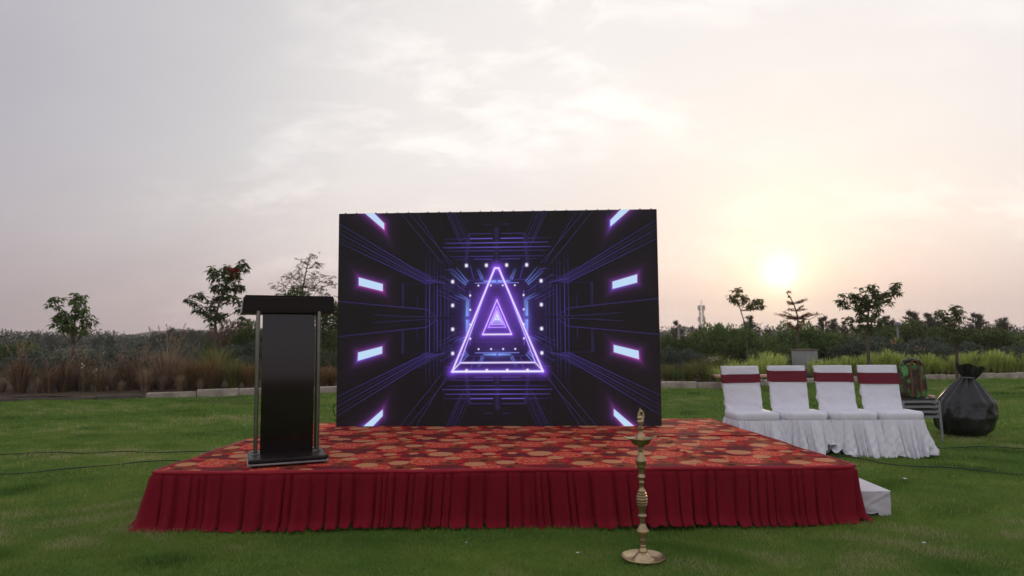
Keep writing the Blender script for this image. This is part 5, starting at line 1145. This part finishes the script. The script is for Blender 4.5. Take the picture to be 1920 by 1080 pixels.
# ------------------------------------------------------------------ far things
M['post'] = mat('grey_post', (.28, .29, .29), .6, var=(.22, .23, .23), vscale=5)
def post(px, y, top, bot_z, r, label, head=False):
    h = gz(px, top, y); root = tag(empty('lamp_post', (gx(px, y), y, 0)), label, 'post'); MB().tube([(0, 0, -.05), (0, 0, h)], [r, r * .8], 8).build('pole', M['post'], root, True)
    if head: MB().lathe([(.05, -.14), (.10, -.10), (.12, 0), (.06, .05)], 12, (0, 0, h)).build('lamp_head', M['post'], root, True)
post(1683, 27, 608, 0, .045, 'thin grey lamp post right of the broad crowned tree', True); post(1272, 30, 614, 0, .06, 'pale grey post just right of the screen'); post(620, 23, 614, 0, .06, 'pale grey post between lectern and screen')
def mast():
    y = 520; root = tag(empty('radio_mast', (gx(1316, y), y, 0)), 'distant lattice radio mast with antennas left of the sun', 'mast'); H = gz(1316, 574, y); q = 1.6; mb = MB()
    for sx in (-1, 1):
        for sy in (-1, 1): mb.tube([(sx * q, sy * q, 0), (sx * q * .75, sy * q * .75, H)], .28, 4)
    n = 16
    for i in range(n):
        z0, z1 = H * i / n, H * (i + 1) / n; s = -1 if i % 2 else 1; mb.tube([(-q * s, -q, z0), (q * s, -q, z1)], .15, 4, False); mb.tube([(-q * s, q, z0), (q * s, q, z1)], .15, 4, False)
    mb.build('lattice', M['post'], root); MB().tube([(0, 0, H), (0, 0, H + 4)], .25, 5).build('spike', M['post'], root)
    for z, k in ((H - 2.4, 4), (H - 11, 4)):
        for i in range(k):
            a = i / k * 6.28 + .78; x_, y_ = math.cos(a) * 2.6, math.sin(a) * 2.6; MB().box(x_ - .45, x_ + .45, y_ - .45, y_ + .45, z - 1.8, z + 1.8).build('antenna', M['post'], root)
mast()
# distant tree belt
def tree_belt():
    r = np.random.default_rng(91); VV = []
    def lump(x, y, w_, h, n, leaf):
        bl = [(x + r.uniform(-.4, .4) * w_, y + r.uniform(-.3, .3) * w_, h * r.uniform(.25, .7), w_ * r.uniform(.22, .45), w_ * .3, h * r.uniform(.2, .36)) for _ in range(6)]
        P, d = blob_points(r, bl, n); P[:, 2] = np.abs(P[:, 2]); VV.append(leaves_at(P, d + r.normal(0, .5, (n, 3)), leaf, leaf * .55, r))
    for y, h0, st in ((75, 2.3, 5), (120, 3.4, 8), (185, 4.9, 11)):
        x = -1.0 * y
        while x < 1.0 * y:
            hh = h0 * r.uniform(.75, 1.25); lump(x, y + r.uniform(-6, 6), st * 1.6, hh, 620, y * .0042); x += st * r.uniform(.6, 1.0)
    V = np.concatenate(VV); tag(link('far_wood', np_mesh('far_wood', V, quads(len(V) // 4)), M['far_tree']), 'dark green belt of distant trees along the horizon', 'wood', kind='stuff')
tree_belt()
# distinct dark trees standing out of the belt on the left
FT = []
for v in range(3):
    r = np.random.default_rng(120 + v); bl = [(0, 0, .62, .20, .20, .34)] + [(r.uniform(-.22, .22), r.uniform(-.2, .2), r.uniform(.3, .8), .14, .14, .16) for _ in range(8)]
    P, d = blob_points(r, bl, 1500); D = d + r.normal(0, .4, P.shape) + np.array((0, 0, .7)); V = leaves_at(P, D, .06, .026, r); me = np_mesh('crown', V, quads(1500)); me.materials.append(M['far_tree'])
    tm = MB().tube([(0, 0, 0), (0, 0, .6)], [.03, .015], 6).mesh('trunk'); tm.materials.append(M['bark']); FT.append((me, tm))
for i, (px, top, lab) in enumerate(((289, 622, 'distant pointed tree above the pale kerb end'), (302, 624, 'distant low tree right of the pointed one'), (318, 613, 'tallest distant pointed tree on the left horizon'), (333, 622, 'distant tree right of the tallest pointed one'), (345, 619, 'distant tree two along from the tallest pointed one'), (358, 617, 'distant twin topped tree left of the red flowered tree'),
                                   (372, 620, 'distant tree just left of the red flowered tree'), (388, 622, 'distant tree behind the red flowered tree trunk'), (190, 628, 'distant tree right of the young left tree'), (206, 630, 'second distant tree right of the young left tree'), (178, 631, 'distant tree behind the young left tree'), (60, 624, 'distant tree beyond the left edge'), (95, 627, 'distant tree left of the young tree'))):
    y = 70 + (i % 3) * 6; root = tag(empty('distant_tree', (gx(px, y), y, 0), i * 1.3), lab, 'tree', 'distant trees on the left horizon'); H = gz(px, top, y)
    for nm, me in zip(('crown', 'trunk'), FT[i % 3]): o = link(nm, me, None, root); o.scale = (H * .8, H * .8, H)

# ------------------------------------------------------------------ air
def haze():
    m = bpy.data.materials.new('haze_air'); m.use_nodes = True; nt = m.node_tree; nt.nodes.remove(nt.nodes['Principled BSDF'])
    v = nt.nodes.new('ShaderNodeVolumePrincipled'); v.inputs['Color'].default_value = (.93, .90, .90, 1); v.inputs['Density'].default_value = .0007; v.inputs['Anisotropy'].default_value = .3
    nt.links.new(v.outputs[0], nt.nodes['Material Output'].inputs['Volume'])
    o = MB().box(-600, 600, -60, 640, -1.2, 36).build('haze', m); tag(o, 'thin evening haze over the lawn and fields', 'haze', kind='stuff')
haze()
